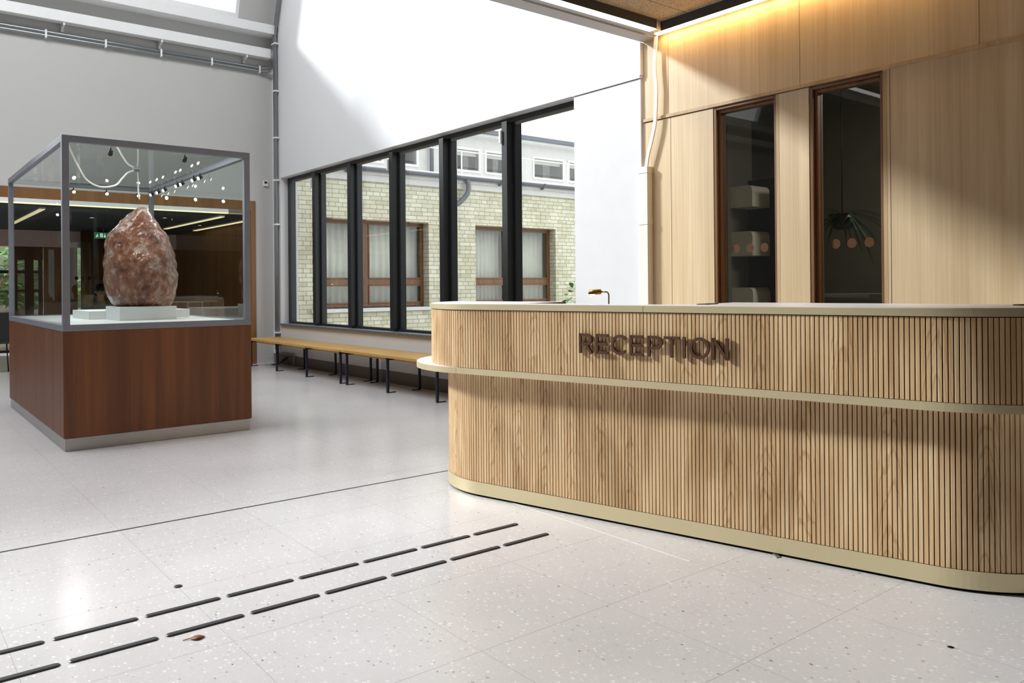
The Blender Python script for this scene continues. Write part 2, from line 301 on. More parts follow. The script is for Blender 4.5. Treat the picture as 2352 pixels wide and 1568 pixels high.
# ------------------------------------------------------------------ mesh helpers
class B:
    """collects shapes that become ONE mesh"""
    def __init__(s): s.v = []; s.f = []; s.uv = {}; s.sm = set()
    def box(s, x0, x1, y0, y1, z0, z1):
        i = len(s.v)
        s.v += [(x0, y0, z0), (x1, y0, z0), (x1, y1, z0), (x0, y1, z0), (x0, y0, z1), (x1, y0, z1), (x1, y1, z1), (x0, y1, z1)]
        s.f += [(i, i+3, i+2, i+1), (i+4, i+5, i+6, i+7), (i, i+1, i+5, i+4), (i+1, i+2, i+6, i+5), (i+2, i+3, i+7, i+6), (i+3, i, i+4, i+7)]
        return s
    def hexa(s, p):   # 8 points, bottom ring then top ring
        i = len(s.v); s.v += [tuple(q) for q in p]
        s.f += [(i, i+3, i+2, i+1), (i+4, i+5, i+6, i+7), (i, i+1, i+5, i+4), (i+1, i+2, i+6, i+5), (i+2, i+3, i+7, i+6), (i+3, i, i+4, i+7)]
        return s
    def prism(s, poly, z0, z1):
        i = len(s.v); n = len(poly)
        s.v += [(x, y, z0) for x, y in poly] + [(x, y, z1) for x, y in poly]
        s.f += [tuple(range(i+n-1, i-1, -1)), tuple(range(i+n, i+2*n))]
        s.f += [(i+k, i+(k+1) % n, i+n+(k+1) % n, i+n+k) for k in range(n)]
        return s
    def extr(s, poly3, vec):   # planar polygon in space, extruded
        i = len(s.v); n = len(poly3); vec = Vector(vec)
        s.v += [tuple(q) for q in poly3] + [tuple(Vector(q)+vec) for q in poly3]
        s.f += [tuple(range(i+n-1, i-1, -1)), tuple(range(i+n, i+2*n))]
        s.f += [(i+k, i+(k+1) % n, i+n+(k+1) % n, i+n+k) for k in range(n)]
        return s
    def tube(s, pts, r, n=10, closed=False):
        pts = [Vector(p) for p in pts]; i0 = len(s.v); m = len(pts)
        rr = r if isinstance(r, (list, tuple)) else [r]*m
        up = None
        for k, p in enumerate(pts):
            t = (pts[min(k+1, m-1)]-pts[max(k-1, 0)]).normalized()
            if up is None:
                up = t.orthogonal().normalized()
            up = (up-t*up.dot(t)).normalized(); w = t.cross(up)
            for j in range(n):
                a = 2*math.pi*j/n; s.v.append(tuple(p+(up*math.cos(a)+w*math.sin(a))*rr[k]))
        for k in range(m-1):
            for j in range(n):
                s.sm.add(len(s.f)); s.f.append((i0+k*n+j, i0+k*n+(j+1) % n, i0+(k+1)*n+(j+1) % n, i0+(k+1)*n+j))
        s.f += [tuple(i0+j for j in range(n-1, -1, -1)), tuple(i0+(m-1)*n+j for j in range(n))]
        return s
    def lathe(s, prof, c, n=24, axis='Z'):
        i0 = len(s.v); m = len(prof)
        for r, h in prof:
            for j in range(n):
                a = 2*math.pi*j/n; q = (r*math.cos(a), r*math.sin(a), h)
                if axis == 'X': q = (q[2], q[0], q[1])
                if axis == 'Y': q = (q[0], q[2], q[1])
                s.v.append((c[0]+q[0], c[1]+q[1], c[2]+q[2]))
        for k in range(m-1):
            for j in range(n):
                s.sm.add(len(s.f)); s.f.append((i0+k*n+j, i0+k*n+(j+1) % n, i0+(k+1)*n+(j+1) % n, i0+(k+1)*n+j))
        s.f += [tuple(i0+j for j in range(n-1, -1, -1)), tuple(i0+(m-1)*n+j for j in range(n))]
        return s
    def ball(s, c, r, n=12, sc=(1, 1, 1)):
        i0 = len(s.v); m = n//2
        for k in range(m+1):
            th = math.pi*k/m
            for j in range(n):
                a = 2*math.pi*j/n
                s.v.append((c[0]+r*sc[0]*math.sin(th)*math.cos(a), c[1]+r*sc[1]*math.sin(th)*math.sin(a), c[2]-r*sc[2]*math.cos(th)))
        for k in range(m):
            for j in range(n):
                s.sm.add(len(s.f)); s.f.append((i0+k*n+j, i0+k*n+(j+1) % n, i0+(k+1)*n+(j+1) % n, i0+(k+1)*n+j))
        return s
    def leafblade(s, base, d, up, ln, wd, curl=0.25, n=5):
        d = Vector(d).normalized(); sd = d.cross(Vector(up)).normalized(); u2 = sd.cross(d)
        i0 = len(s.v)
        for k in range(n+1):
            t = k/n; w = wd*math.sin(math.pi*min(1, 0.08+t*0.92))
            p = Vector(base)+d*ln*t-u2*curl*ln*t*t
            s.v += [tuple(p-sd*w), tuple(p+sd*w)]
        for k in range(n):
            a = i0+2*k; s.sm.add(len(s.f)); s.f.append((a, a+1, a+3, a+2))
        return s
    def build(s, name, mat, parent=None, loc=None, bevel=0.0, solid=0.0):
        me = bpy.data.meshes.new(name); o = bpy.data.objects.new(name, me); COL.objects.link(o)
        if parent is not None: base = ORG[parent.name]
        elif loc is not None: base = Vector(loc)
        else:
            xs = [v[0] for v in s.v]; ys = [v[1] for v in s.v]; zs = [v[2] for v in s.v]
            base = Vector(((min(xs)+max(xs))/2, (min(ys)+max(ys))/2, min(zs)))
        me.from_pydata([(v[0]-base.x, v[1]-base.y, v[2]-base.z) for v in s.v], [], s.f)
        if s.uv:
            ul = me.uv_layers.new(name='UVMap')
            for p in me.polygons:
                for li in p.loop_indices: ul.data[li].uv = s.uv.get(me.loops[li].vertex_index, (0, 0))
        if s.sm:
            for p in me.polygons: p.use_smooth = p.index in s.sm
        me.validate(); me.update()
        if mat: me.materials.append(M[mat] if isinstance(mat, str) else mat)
        if parent is not None: o.parent = parent; ORG[o.name] = base
        else: o.location = base; ORG[o.name] = base
        if bevel:
            bv = o.modifiers.new('bevel', 'BEVEL'); bv.width = bevel; bv.segments = 2; bv.limit_method = 'ANGLE'
        if solid:
            sd = o.modifiers.new('thickness', 'SOLIDIFY'); sd.thickness = solid; sd.offset = 0
        return o
ORG = {}
def thing(name, label, cat, loc, group=None):
    o = bpy.data.objects.new(name, None); COL.objects.link(o); o.location = loc; o.empty_display_size = 0.1
    ORG[o.name] = Vector(loc); return tag(o, label, cat, group)
def tag(o, label, cat, group=None):
    o['label'] = label; o['category'] = cat
    if group: o['group'] = group
    return o
def struct(o, label=None):
    o['kind'] = 'structure'
    if label: o['label'] = label
    return o
def sempty(name, loc):
    o = bpy.data.objects.new(name, None); COL.objects.link(o); o.location = loc; o['kind'] = 'structure'; ORG[o.name] = Vector(loc); return o
def dup(root, delta, label=None):
    r = root.copy(); COL.objects.link(r); r.location = root.location+Vector(delta)
    if label: r['label'] = label
    for ch in list(root.children):
        c = ch.copy(); COL.objects.link(c); c.parent = r
        for g in ch.children:
            d = g.copy(); COL.objects.link(d); d.parent = c
    return r
def bez(pts, n=8):
    """smooth curve through points (Catmull-Rom)"""
    P = [Vector(p) for p in pts]; out = []
    for i in range(len(P)-1):
        a, b, c, d = P[max(i-1, 0)], P[i], P[i+1], P[min(i+2, len(P)-1)]
        for k in range(n):
            t = k/n
            out.append(0.5*((2*b)+(c-a)*t+(2*a-5*b+4*c-d)*t*t+(3*b-a-3*c+d)*t**3))
    out.append(P[-1]); return out

XW = 5.03      # plane of the window wall / panelled wall
YB = 12.40     # plane of the back wall
# ------------------------------------------------------------------ floor, walls, roof
struct(B().box(-9, 8.5, -5, 18.2, -0.12, 0).build('floor', 'terrazzo', loc=(0, 0, 0)))
struct(B().box(-9, 2.9, 4.283, 4.297, 0.0002, 0.0012).build('trim_1', 'rubber', loc=(0, 0, 0)))
struct(B().box(2.735, 2.741, 2.2, 3.95, 0.0002, 0.001).build('trim_2', 'white_paint'))
# window wall (white), with the opening of the black ribbon window
b = B()
b.box(XW, XW+0.28, 4.49, 12.40, 2.935, 9.0)
b.box(XW, XW+0.28, 4.49, 5.31, 0, 2.935)
b.box(XW, XW+0.28, 5.31, 12.40, 0, 0.62)
b.box(XW, XW+0.28, 12.09, 12.40, 0.62, 2.935)
struct(b.build('wall_right', 'white_wall', loc=(XW, 8, 0)))
struct(B().box(XW-0.006, XW, 4.60, 12.40, 0, 0.15).build('baseboard_right', 'skirting'))
# the narrow white panel beside the window and the L-shaped edge trim above it
struct(B().box(XW-0.022, XW-0.0005, 4.50, 5.31, 0.0, 2.915).build('wall_right_panel', 'panel_paint'))
b = B(); b.box(XW-0.034, XW-0.0005, 4.50, 5.325, 2.921, 2.945); b.box(XW-0.034, XW-0.0005, 4.49, 4.512, 2.945, 3.215)
struct(b.build('trim_3', 'white_paint'))
# oak panelled wall with two window openings
b = B()
b.box(XW, XW+0.12, -5.0, 4.49, 2.545, 3.42)
b.box(XW, XW+0.12, 3.785, 4.49, 0, 2.545)
b.box(XW, XW+0.12, 2.985, 3.240, 0, 2.545)
b.box(XW, XW+0.12, -5.0, 2.470, 0, 2.545)
b.box(XW, XW+0.12, 2.470, 3.785, 0, 0.12)
struct(b.build('wall_right_panelling', 'oak_wall', loc=(XW, 1, 0)))
b = B(); b.box(XW-0.010, XW+0.02, -3.0, 4.49, 2.548, 2.572)
struct(b.build('trim_4', 'oak_trim'))
b = B()
for y in (4.20, 2.425): b.box(XW-0.0012, XW, y-0.0015, y+0.0015, 0.0, 2.545)
for y in (4.22, 3.05, 1.9, 0.75): b.box(XW-0.0012, XW, y-0.001, y+0.001, 2.572, 3.3)
b.box(XW-0.0012, XW, 2.47, 4.49, 2.541, 2.548)
struct(b.build('trim_5', 'brown_frame'))
# back wall with the wide opening to the cafe
b = B()
b.box(-9, 4.74, YB, YB+0.12, 2.57, 5.3)
b.box(4.74, XW+0.28, YB, YB+0.12, 0, 5.3)
b.box(-9, -2.0, YB, YB+0.12, 0, 2.57)
struct(b.build('wall_back', 'grey_wall', loc=(0, YB, 0)))
struct(B().box(4.745, XW, YB-0.008, YB, 0, 0.11).build('baseboard_back', 'grey_wall'))
b = B(); b.box(-2.0, 4.74, YB-0.012, YB+0.13, 2.425, 2.575); b.box(4.665, 4.74, YB-0.012, YB+0.13, 0, 2.425)
struct(b.build('trim_6', 'dark_oak'))
# steep glazed roof slope above the back wall, the hall ceiling and the far-off walls
def slope(z): return 12.36-(z-5.3)*0.36
def slab(x0, x1, z0, z1, t=0.1):
    return [(x0, slope(z0), z0), (x1, slope(z0), z0), (x1, slope(z0)+t, z0+0.03), (x0, slope(z0)+t, z0+0.03), (x0, slope(z1), z1), (x1, slope(z1), z1), (x1, slope(z1)+t, z1+0.03), (x0, slope(z1)+t, z1+0.03)]
b = B(); b.hexa(slab(4.46, XW, 5.3, 9.0)); b.hexa(slab(-9, 4.46, 5.3, 5.40)); b.hexa(slab(-9, 4.46, 8.75, 9.0)); b.hexa(slab(-9, -8.1, 5.4, 8.75))
struct(b.build('wall_back_slope', 'grey_wall', loc=(0, 12.3, 5.3)))
struct(B().box(-9, XW-0.02, 12.14, 12.42, 5.205, 5.345).build('trim_7', 'white_paint'))
struct(B().box(-9, XW+0.28, 4.49, 11.2, 8.9, 9.1).build('ceiling_hall', 'dim_wall', loc=(0, 8, 8.9)))
struct(B().box(-9.1, -9, -5, 12.5, 0, 9).build('wall_left', 'dim_dark', loc=(-9, 4, 0)))
struct(B().box(-9, 8.5, -5.1, -5, 0, 3.4).build('wall_front', 'dim_dark', loc=(0, -5, 0)))
struct(B().box(-9, XW+0.28, 4.49, 4.55, 3.42, 9.0).build('wall_bulkhead', 'dim_dark', loc=(0, 4.5, 3.4)))
# roof window that shows in the slope
win = sempty('window_4', (3.5, 12.2, 5.4))
for k, (a, c) in enumerate(((-8.1, -6.4), (-6.4, -4.8), (-4.8, -3.2), (-3.2, -1.6), (-1.6, 0.0), (0.0, 1.46), (1.46, 2.96), (2.96, 4.46))):
    fr = B()
    for (x0, x1, z0, z1) in ((a, a+0.05, 5.40, 8.75), (c-0.05, c, 5.40, 8.75), (a+0.05, c-0.05, 5.40, 5.47), (a+0.05, c-0.05, 8.68, 8.75)): fr.hexa(slab(x0, x1, z0, z1, 0.12))
    fo = fr.build('window_frame', 'white_paint', win)
    B().hexa(slab(a+0.05, c-0.05, 5.47, 8.68, 0.01)).build('window_pane', 'glass', win)

# ------------------------------------------------------------------ dropped ceiling over the reception
b = B(); b.box(-9, XW, -5, 4.285, 3.30, 3.36)
struct(b.build('ceiling', 'woodwool', loc=(0, 0, 3.3)))
b = B(); b.box(-9, XW, 4.352, 4.49, 3.22, 3.42); b.box(-9, XW, 4.31, 4.352, 3.235, 3.42); b.box(-9, XW, 4.285, 4.31, 3.36, 3.42)
struct(b.build('trim_8', 'grey_wall', loc=(0, 4.4, 3.2)))
def light_bar(name, label, x0, x1, y0, y1, flange, led):
    t = thing(name, label, 'light', ((x0+x1)/2, (y0+y1)/2, 3.22), 'linear lights under the dropped ceiling')
    B().box(x0, x1, y0, y1, 3.226, 3.2995).build('housing', 'charcoal', t)
    B().box(x0+0.004, x1-0.004, y0+0.004, y1-0.004, 3.219, 3.226).build('diffuser', led, t)
    if flange: B().box(*flange).build('flange', 'grey_wall', t)
    return t
light_bar('linear_light', 'white linear light running along the ceiling edge toward the oak wall', -2.5, 4.862, 4.192, 4.268, (-2.5, 4.93, 4.2685, 4.309, 3.219, 3.25), 'led_white')
light_bar('linear_light', 'white linear light running along the top of the oak panelled wall', 4.935, 4.995, 1.95, 4.29, None, 'led')
tag(B().box(4.868, 4.925, 4.205, 4.262, 3.221, 3.2995).build('junction_box', 'trunking', bevel=0.003), 'small beige connector box in the ceiling corner between the two linear lights', 'box')

# ------------------------------------------------------------------ black ribbon window
win = sempty('window_1', (5.2, 8.7, 0.62))
fx0, fx1 = 5.15, 5.24
b = B(); b.box(fx0, fx1, 5.31, 12.09, 2.885, 2.935); b.box(fx0, fx1, 5.31, 12.09, 0.62, 0.665); b.box(fx0, fx1, 11.99, 12.09, 0.665, 2.885); b.box(fx0, fx1, 5.31, 5.36, 0.665, 2.885)
b.build('window_frame', 'black_frame', win, bevel=0.004)
mull = [10.985, 9.87, 8.735, 7.60, 6.43]
for y in mull:
    b = B(); b.box(fx0-0.075, fx0+0.01, y-0.045, y+0.045, 0.665, 2.885); b.box(fx0+0.01, fx1, y-0.085, y+0.085, 0.665, 2.885)
    b.build('mullion', 'black_frame', win, bevel=0.004)
ys = [12.0]+mull+[5.35]
for k in range(6):
    B().box(5.20, 5.212, ys[k+1]+0.06, ys[k]-0.06, 0.66, 2.89).build('window_pane', 'glass', win)
    B().box(fx0+0.005, fx0+0.03, ys[k+1]+0.086, ys[k]-0.086, 2.855, 2.885).build('glazing_bead', 'skirting', win)
b = B(); b.box(XW-0.035, fx0, 5.31, 12.09, 0.605, 0.635)
b.build('window_sill', 'zinc', win, bevel=0.003)
for k, (y, w) in enumerate(((11.06, 'leftmost'), (8.80, 'third'), (6.49, 'rightmost'))):
    t = tag(B().box(fx0-0.10, fx0-0.075, y+0.0-0.03, y+0.0+0.0, 2.665, 2.80).build('window_sensor', 'white_paint', bevel=0.003),
        ['small white contact sensor high on the leftmost black window mullion', 'small white contact sensor high on the third black mullion from the left', 'small white contact sensor high on the rightmost visible black mullion'][k], 'sensor', 'contact sensors on the window mullions')

# ------------------------------------------------------------------ two windows in the oak wall
def oak_window(name, y0, y1):
    w = sempty(name, (XW+0.06, (y0+y1)/2, 0.12))
    b = B(); b.box(XW+0.004, XW+0.12, y1-0.028, y1, 0.12, 2.541); b.box(XW+0.004, XW+0.12, y0, y0+0.02, 0.12, 2.541); b.box(XW+0.004, XW+0.12, y0+0.02, y1-0.028, 2.522, 2.541); b.box(XW+0.004, XW+0.12, y0+0.02, y1-0.028, 0.12, 0.15)
    b.build('window_lining', 'brown_frame', w, bevel=0.003)
    b = B(); b.box(XW+0.03, XW+0.10, y1-0.048, y1-0.028, 0.15, 2.522); b.box(XW+0.03, XW+0.10, y0+0.02, y0+0.034, 0.15, 2.522); b.box(XW+0.03, XW+0.10, y0+0.034, y1-0.048, 2.50, 2.522); b.box(XW+0.03, XW+0.10, y0+0.034, y1-0.048, 0.15, 0.175)
    b.build('window_frame', 'brown_frame', w, bevel=0.004)
    B().box(XW+0.064, XW+0.074, y0+0.034, y1-0.048, 0.175, 2.50).build('window_pane', 'room_glass', w)
    B().box(XW-0.001, XW+0.02, y0-0.026, y0, 0.12, 2.541).build('cover_strip', 'oak_trim', w, bevel=0.002)
    return w
w2 = oak_window('window_2', 3.240, 3.785); w3 = oak_window('window_3', 2.470, 2.985)
for w, yy in ((w2, (3.640, 3.517, 3.394)), (w3, (2.838, 2.724, 2.604))):
    for y in yy: B().lathe([(0.033, 0), (0.033, 0.0012)], (XW+0.0742, y, 1.46), 28, 'X').build('sticker_dot', 'orange_dot', w)
# dim office behind those windows
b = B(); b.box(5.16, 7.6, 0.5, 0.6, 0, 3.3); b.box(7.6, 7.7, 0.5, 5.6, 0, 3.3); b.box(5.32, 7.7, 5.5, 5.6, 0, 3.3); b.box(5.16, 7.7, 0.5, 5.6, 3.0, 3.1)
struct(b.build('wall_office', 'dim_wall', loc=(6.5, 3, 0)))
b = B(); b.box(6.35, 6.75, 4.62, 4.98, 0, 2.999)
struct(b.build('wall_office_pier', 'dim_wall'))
t = thing('office_fill_panel', 'added glowing panel, out of view, brightening the dim office behind the oak windows', 'light', (6.3, 2.0, 2.95))
B().box(6.0, 6.6, 1.4, 2.0, 2.965, 2.9995).build('housing', 'white_paint', t); B().box(6.02, 6.58, 1.42, 1.98, 2.958, 2.965).build('diffuser', 'office_fill', t)  # unseen panel added to lift the dark office interior
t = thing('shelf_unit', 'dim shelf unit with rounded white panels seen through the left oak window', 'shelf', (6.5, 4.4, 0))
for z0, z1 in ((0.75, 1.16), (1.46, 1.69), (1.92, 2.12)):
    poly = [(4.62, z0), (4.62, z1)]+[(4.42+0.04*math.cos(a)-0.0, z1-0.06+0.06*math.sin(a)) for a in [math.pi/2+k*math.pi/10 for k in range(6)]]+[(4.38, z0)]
    B().extr([(6.40, y, z) for y, z in poly], (0.28, 0, 0)).build('side_panel', 'plain_sheet', t)
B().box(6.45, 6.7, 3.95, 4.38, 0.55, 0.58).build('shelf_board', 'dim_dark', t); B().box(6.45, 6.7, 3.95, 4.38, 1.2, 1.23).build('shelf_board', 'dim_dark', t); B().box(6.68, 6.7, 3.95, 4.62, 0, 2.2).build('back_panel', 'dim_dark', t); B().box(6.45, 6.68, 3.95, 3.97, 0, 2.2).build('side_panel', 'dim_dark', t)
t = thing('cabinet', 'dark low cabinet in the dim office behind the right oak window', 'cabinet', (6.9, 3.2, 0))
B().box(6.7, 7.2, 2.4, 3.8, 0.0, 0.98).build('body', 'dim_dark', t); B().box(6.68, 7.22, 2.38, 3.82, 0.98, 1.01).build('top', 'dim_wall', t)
t = thing('hanging_plant', 'dark hanging spider plant in the dim office behind the right oak window', 'plant', (6.0, 3.28, 1.62))
B().lathe([(0.05, 0), (0.085, 0.03), (0.1, 0.12), (0.095, 0.12)], (6.0, 3.28, 1.62), 20).build('pot', 'black', t)
B().tube([(6.0, 3.28, 1.73), (6.0, 3.28, 2.999)], 0.004, 6).build('cord', 'black', t)
b = B(); rr = random.Random(4)
for k in range(46):
    a = rr.uniform(0, 6.28); e = rr.uniform(-0.2, 0.7); b.leafblade((6.0, 3.28, 1.74), (math.cos(a), math.sin(a), e), (0, 0, 1), rr.uniform(0.2, 0.4), 0.009, rr.uniform(0.4, 1.0), 6)
b.build('leaves', 'leaf_dark', t)

# ------------------------------------------------------------------ reception desk (own axes: u along the front, w inward)
DA = Vector((2.689, 3.584, 0)); DU = Vector((0.243, -0.970, 0)).normalized(); DW = Vector((-DU.y, DU.x, 0))
def dp(u, w, z=0.0): p = DA+DU*u+DW*w; return (p.x, p.y, z)
def outline(d, ucl, ucr, wb, r=0.5, n=18):
    """front outline from the back left to the back right, offset d outward"""
    R = r+d; pts = [(ucl-R, wb)]
    for k in range(n+1):
        a = math.pi+k*(math.pi/2)/n; pts.append((ucl+R*math.cos(a), r+R*math.sin(a)))
    for k in range(n+1):
        a = 1.5*math.pi+k*(math.pi/2)/n; pts.append((ucr+R*math.cos(a), r+R*math.sin(a)))
    pts.append((ucr+R, wb)); return pts
def resample(pts, step):
    P = [Vector((p[0], p[1])) for p in pts]; out = []; acc = 0.0; nxt = 0.0
    for i in range(len(P)-1):
        L = (P[i+1]-P[i]).length
        if L < 1e-9: continue
        while nxt <= acc+L:
            t = (nxt-acc)/L; q = P[i].lerp(P[i+1], t); tg = (P[i+1]-P[i]).normalized(); out.append((q, tg)); nxt += step
        acc += L
    return out
UCL, UCR = -0.065, 2.24
desk = thing('reception_desk', 'long curved reception desk clad in vertical oak slats with brass edges', 'desk', dp(1.1, 0.3))
def slat_panel(name, d, z0, z1, wb=0.53, pitch=0.0188, wid=0.0151, dep=0.006):
    pts = outline(d, UCL, UCR, wb, n=40); b = B(); k = 0
    fine = resample(pts, pitch)
    for q, tg in fine:
        nrm = Vector((tg.y, -tg.x))     # points outward
        a = q-tg*wid/2; c = q+tg*wid/2; ai = a-nrm*dep; ci = c-nrm*dep
        ch = 0.0012
        prof = [ai, a-nrm*ch, a+tg*ch, c-tg*ch, c-nrm*ch, ci]
        i = len(b.v)
        for z in (z0, z1):
            for j, s in enumerate(prof):
                x, y, _ = dp(s.x, s.y); b.v.append((x, y, z)); b.uv[len(b.v)-1] = (k*pitch+(-wid/2, -wid/2, -wid/2+ch, wid/2-ch, wid/2, wid/2)[j], z)
        for j in range(5): b.f.append((i+j, i+6+j, i+7+j, i+j+1))
        b.f.append((i+6, i+11, i+10, i+9, i+8, i+7)); b.f.append(tuple(range(i, i+6)))
        k += 1
    return b.build(name, 'slats', desk)
def poly_world(pts): return [dp(u, w)[:2] for u, w in pts]
def core(name, mat, d, z0, z1, wb=0.53, ucl=UCL, ucr=UCR, parent=None, back=None):
    pts = outline(d, ucl, ucr, wb)
    if back: pts += back
    return B().prism(poly_world(pts), z0, z1).build(name, mat, parent or desk)
niche = [(1.2, 0.56), (1.2, 0.10), (0.18, 0.10), (0.18, 0.53)]
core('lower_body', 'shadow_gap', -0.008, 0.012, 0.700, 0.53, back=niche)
slat_panel('lower_slats', 0.0, 0.084, 0.7005)
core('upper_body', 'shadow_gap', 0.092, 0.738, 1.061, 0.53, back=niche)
slat_panel('upper_slats', 0.1, 0.7385, 1.0585)
def ribbon(name, mat, d, z0, z1, t, wb=0.53, ucl=UCL, ucr=UCR, cut=None):
    o = outline(d, ucl, ucr, wb, n=30); inn = outline(d-t, ucl, ucr, wb, n=30); b = B()
    for k in range(len(o)-1):
        segs = [(o[k], o[k+1], inn[k], inn[k+1])]
        if cut is not None and o[k][0] < cut < o[k+1][0] and abs(o[k][1]-o[k+1][1]) < 1e-6:
            g = 0.0012; m0, m1 = (cut-g, o[k][1]), (cut+g, o[k][1]); n0, n1 = (cut-g, inn[k][1]), (cut+g, inn[k][1])
            segs = [(o[k], m0, inn[k], n0), (m1, o[k+1], n1, inn[k+1])]
        for a, c, ai, ci in segs:
            i = len(b.v); b.hexa([dp(*ai, z0), dp(*ci, z0), dp(*c, z0), dp(*a, z0), dp(*ai, z1), dp(*ci, z1), dp(*c, z1), dp(*a, z1)])
    ob = b.build(name, mat, desk)
    for p in ob.data.polygons: p.use_smooth = False
    return ob
ribbon('plinth', 'brass', 0.004, 0.012, 0.082, 0.006)
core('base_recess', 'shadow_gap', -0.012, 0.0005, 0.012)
core('shelf', 'counter', 0.096, 0.703, 0.737, 0.53, ucl=-0.19)
ribbon('shelf_edge', 'brass', 0.1012, 0.703, 0.7365, 0.005, ucl=-0.19, cut=-0.14)
core('countertop', 'counter', 0.1, 1.062, 1.0945, 0.53, back=[(1.2, 0.62), (1.2, 0.10), (0.18, 0.10), (0.18, 0.53)])
ribbon('countertop_edge', 'brass', 0.106, 1.0622, 1.0915, 0.0055, cut=1.041)
B().hexa([dp(0.172, 0.11, 0.74), dp(0.186, 0.11, 0.74), dp(0.186, 0.535, 0.74), dp(0.172, 0.535, 0.74), dp(0.172, 0.11, 1.0935), dp(0.186, 0.11, 1.0935), dp(0.186, 0.535, 1.0935), dp(0.172, 0.535, 1.0935)]).build('inner_side_panel', 'brown_frame', desk)
B().hexa([dp(0.19, 0.1, 0.705), dp(1.2, 0.1, 0.705), dp(1.2, 0.75, 0.705), dp(0.19, 0.75, 0.705), dp(0.19, 0.1, 0.735), dp(1.2, 0.1, 0.735), dp(1.2, 0.75, 0.735), dp(0.19, 0.75, 0.735)]).build('work_surface', 'oak_trim', desk)
for u in (0.25, 1.12):
    B().hexa([dp(u, 0.66, 0), dp(u+0.04, 0.66, 0), dp(u+0.04, 0.70, 0), dp(u, 0.70, 0), dp(u, 0.66, 0.705), dp(u+0.04, 0.66, 0.705), dp(u+0.04, 0.70, 0.705), dp(u, 0.70, 0.705)]).build('leg', 'black', desk)

# letters RECEPTION standing off the slats
sign = thing('reception_sign', 'raised brown metal letters spelling RECEPTION on the upper oak slats', 'sign', dp(1.09, -0.12, 0.855))
def bar(P, a, c, w):      # straight stroke between two points
    a, c = Vector(a), Vector(c); t = (c-a).normalized(); n = Vector((-t.y, t.x))*w/2
    P.append([a-n, c-n, c+n, a+n])
def arc(P, cx, cy, rx, ry, a0, a1, w, n=26):
    a0, a1 = math.radians(a0), math.radians(a1)
    for k in range(n):
        s0, s1 = a0+(a1-a0)*k/n, a0+(a1-a0)*(k+1)/n
        f = lambda s, d: Vector((cx+(rx+d)*math.cos(s), cy+(ry+d)*math.sin(s)))
        P.append([f(s0, -w/2), f(s0, w/2), f(s1, w/2), f(s1, -w/2)])
def letter(ch):
    P = []; w = 0.0135; H = 0.098; h = w/2
    if ch in 'REP': bar(P, (h, 0), (h, H), w)
    if ch == 'R':
        bar(P, (h, H-h), (0.046, H-h), w); bar(P, (h, 0.0465), (0.046, 0.0465), w); arc(P, 0.046, (H-h+0.0465)/2, 0.0225, (H-h-0.0465)/2, -90, 90, w); bar(P, (0.040, 0.046), (0.071, 0.0), w)
    if ch == 'P':
        bar(P, (h, H-h), (0.044, H-h), w); bar(P, (h, 0.041), (0.044, 0.041), w); arc(P, 0.044, (H-h+0.041)/2, 0.0250, (H-h-0.041)/2, -90, 90, w)
    if ch == 'E':
        bar(P, (h, H-h), (0.069, H-h), w); bar(P, (h, h), (0.069, h), w); bar(P, (h, H/2), (0.064, H/2), w)
    if ch == 'C': arc(P, 0.0465, H/2, 0.041, H/2-h, 42, 318, w, 36)
    if ch == 'T': bar(P, (0, H-h), (0.078, H-h), w); bar(P, (0.039, 0), (0.039, H-h), w)
    if ch == 'I': bar(P, (h, 0), (h, H), w)
    if ch == 'O': arc(P, 0.046, H/2, 0.0415, H/2-h, 0, 360, w, 44)
    if ch == 'N': bar(P, (h, 0), (h, H), w); bar(P, (0.072, 0), (0.072, H), w); bar(P, (h, H-0.004), (0.072, 0.004), w*1.05)
    return P
for ch, u0 in zip('RECEPTION', (0.688, 0.785, 0.873, 0.975, 1.068, 1.152, 1.246, 1.281, 1.385)):
    b = B()
    for q in letter(ch):
        if (q[1]-q[0]).cross(q[2]-q[1]) < 0: q = q[::-1]
        b.extr([dp(u0+s.x, -0.117, 0.855+s.y) for s in q], DW*0.011)
    b.build('letter', 'letter', sign)
# things on and behind the counter
tag(B().hexa([dp(u, w, z) for z in (1.0950, 1.0985) for u, w in ((1.215, 0.11), (1.268, 0.11), (1.268, 0.25), (1.215, 0.25))]).build('phone', 'black', bevel=0.001), 'thin black phone lying flat on the white countertop left of its middle', 'phone')
tag(B().lathe([(0.034, 0), (0.036, 0.003), (0.030, 0.0045), (0.0, 0.0045)], dp(2.52, 0.38, 1.0948), 28).build('cable_grommet', 'black'), 'small round black grommet in the white countertop at far right', 'grommet')
lp = dp(0.42, 0.48)
lp = (3.36, 3.28, 0.7355)
lamp = thing('desk_lamp', 'small brass reading lamp on the work surface behind the desk', 'lamp', lp)
hd = (-0.62*0.0+(-0.53), 0.85)
hx, hy = -0.50, 0.866
def lpt(s, z): return (lp[0]+hx*s, lp[1]+hy*s, z)
B().lathe([(0.06, 0), (0.06, 0.012), (0.055, 0.016), (0.01, 0.018)], lp, 28).build('base', 'gold', lamp)
B().tube([lpt(0, 0.75), lpt(0, 1.135), lpt(0.004, 1.147), lpt(0.012, 1.153), lpt(0.05, 1.154)], 0.0042, 10).build('arm', 'gold', lamp)
b = B(); b.tube([lpt(0.045, 1.154), lpt(0.048, 1.154), lpt(0.118, 1.151), lpt(0.121, 1.151)], [0.010, 0.0155, 0.0155, 0.012], 20); b.build('lamp_head', 'gold', lamp)
B().tube([lpt(0.085, 1.141), lpt(0.115, 1.1345)], [0.008, 0.007], 12).build('bulb', 'led_spot', lamp)

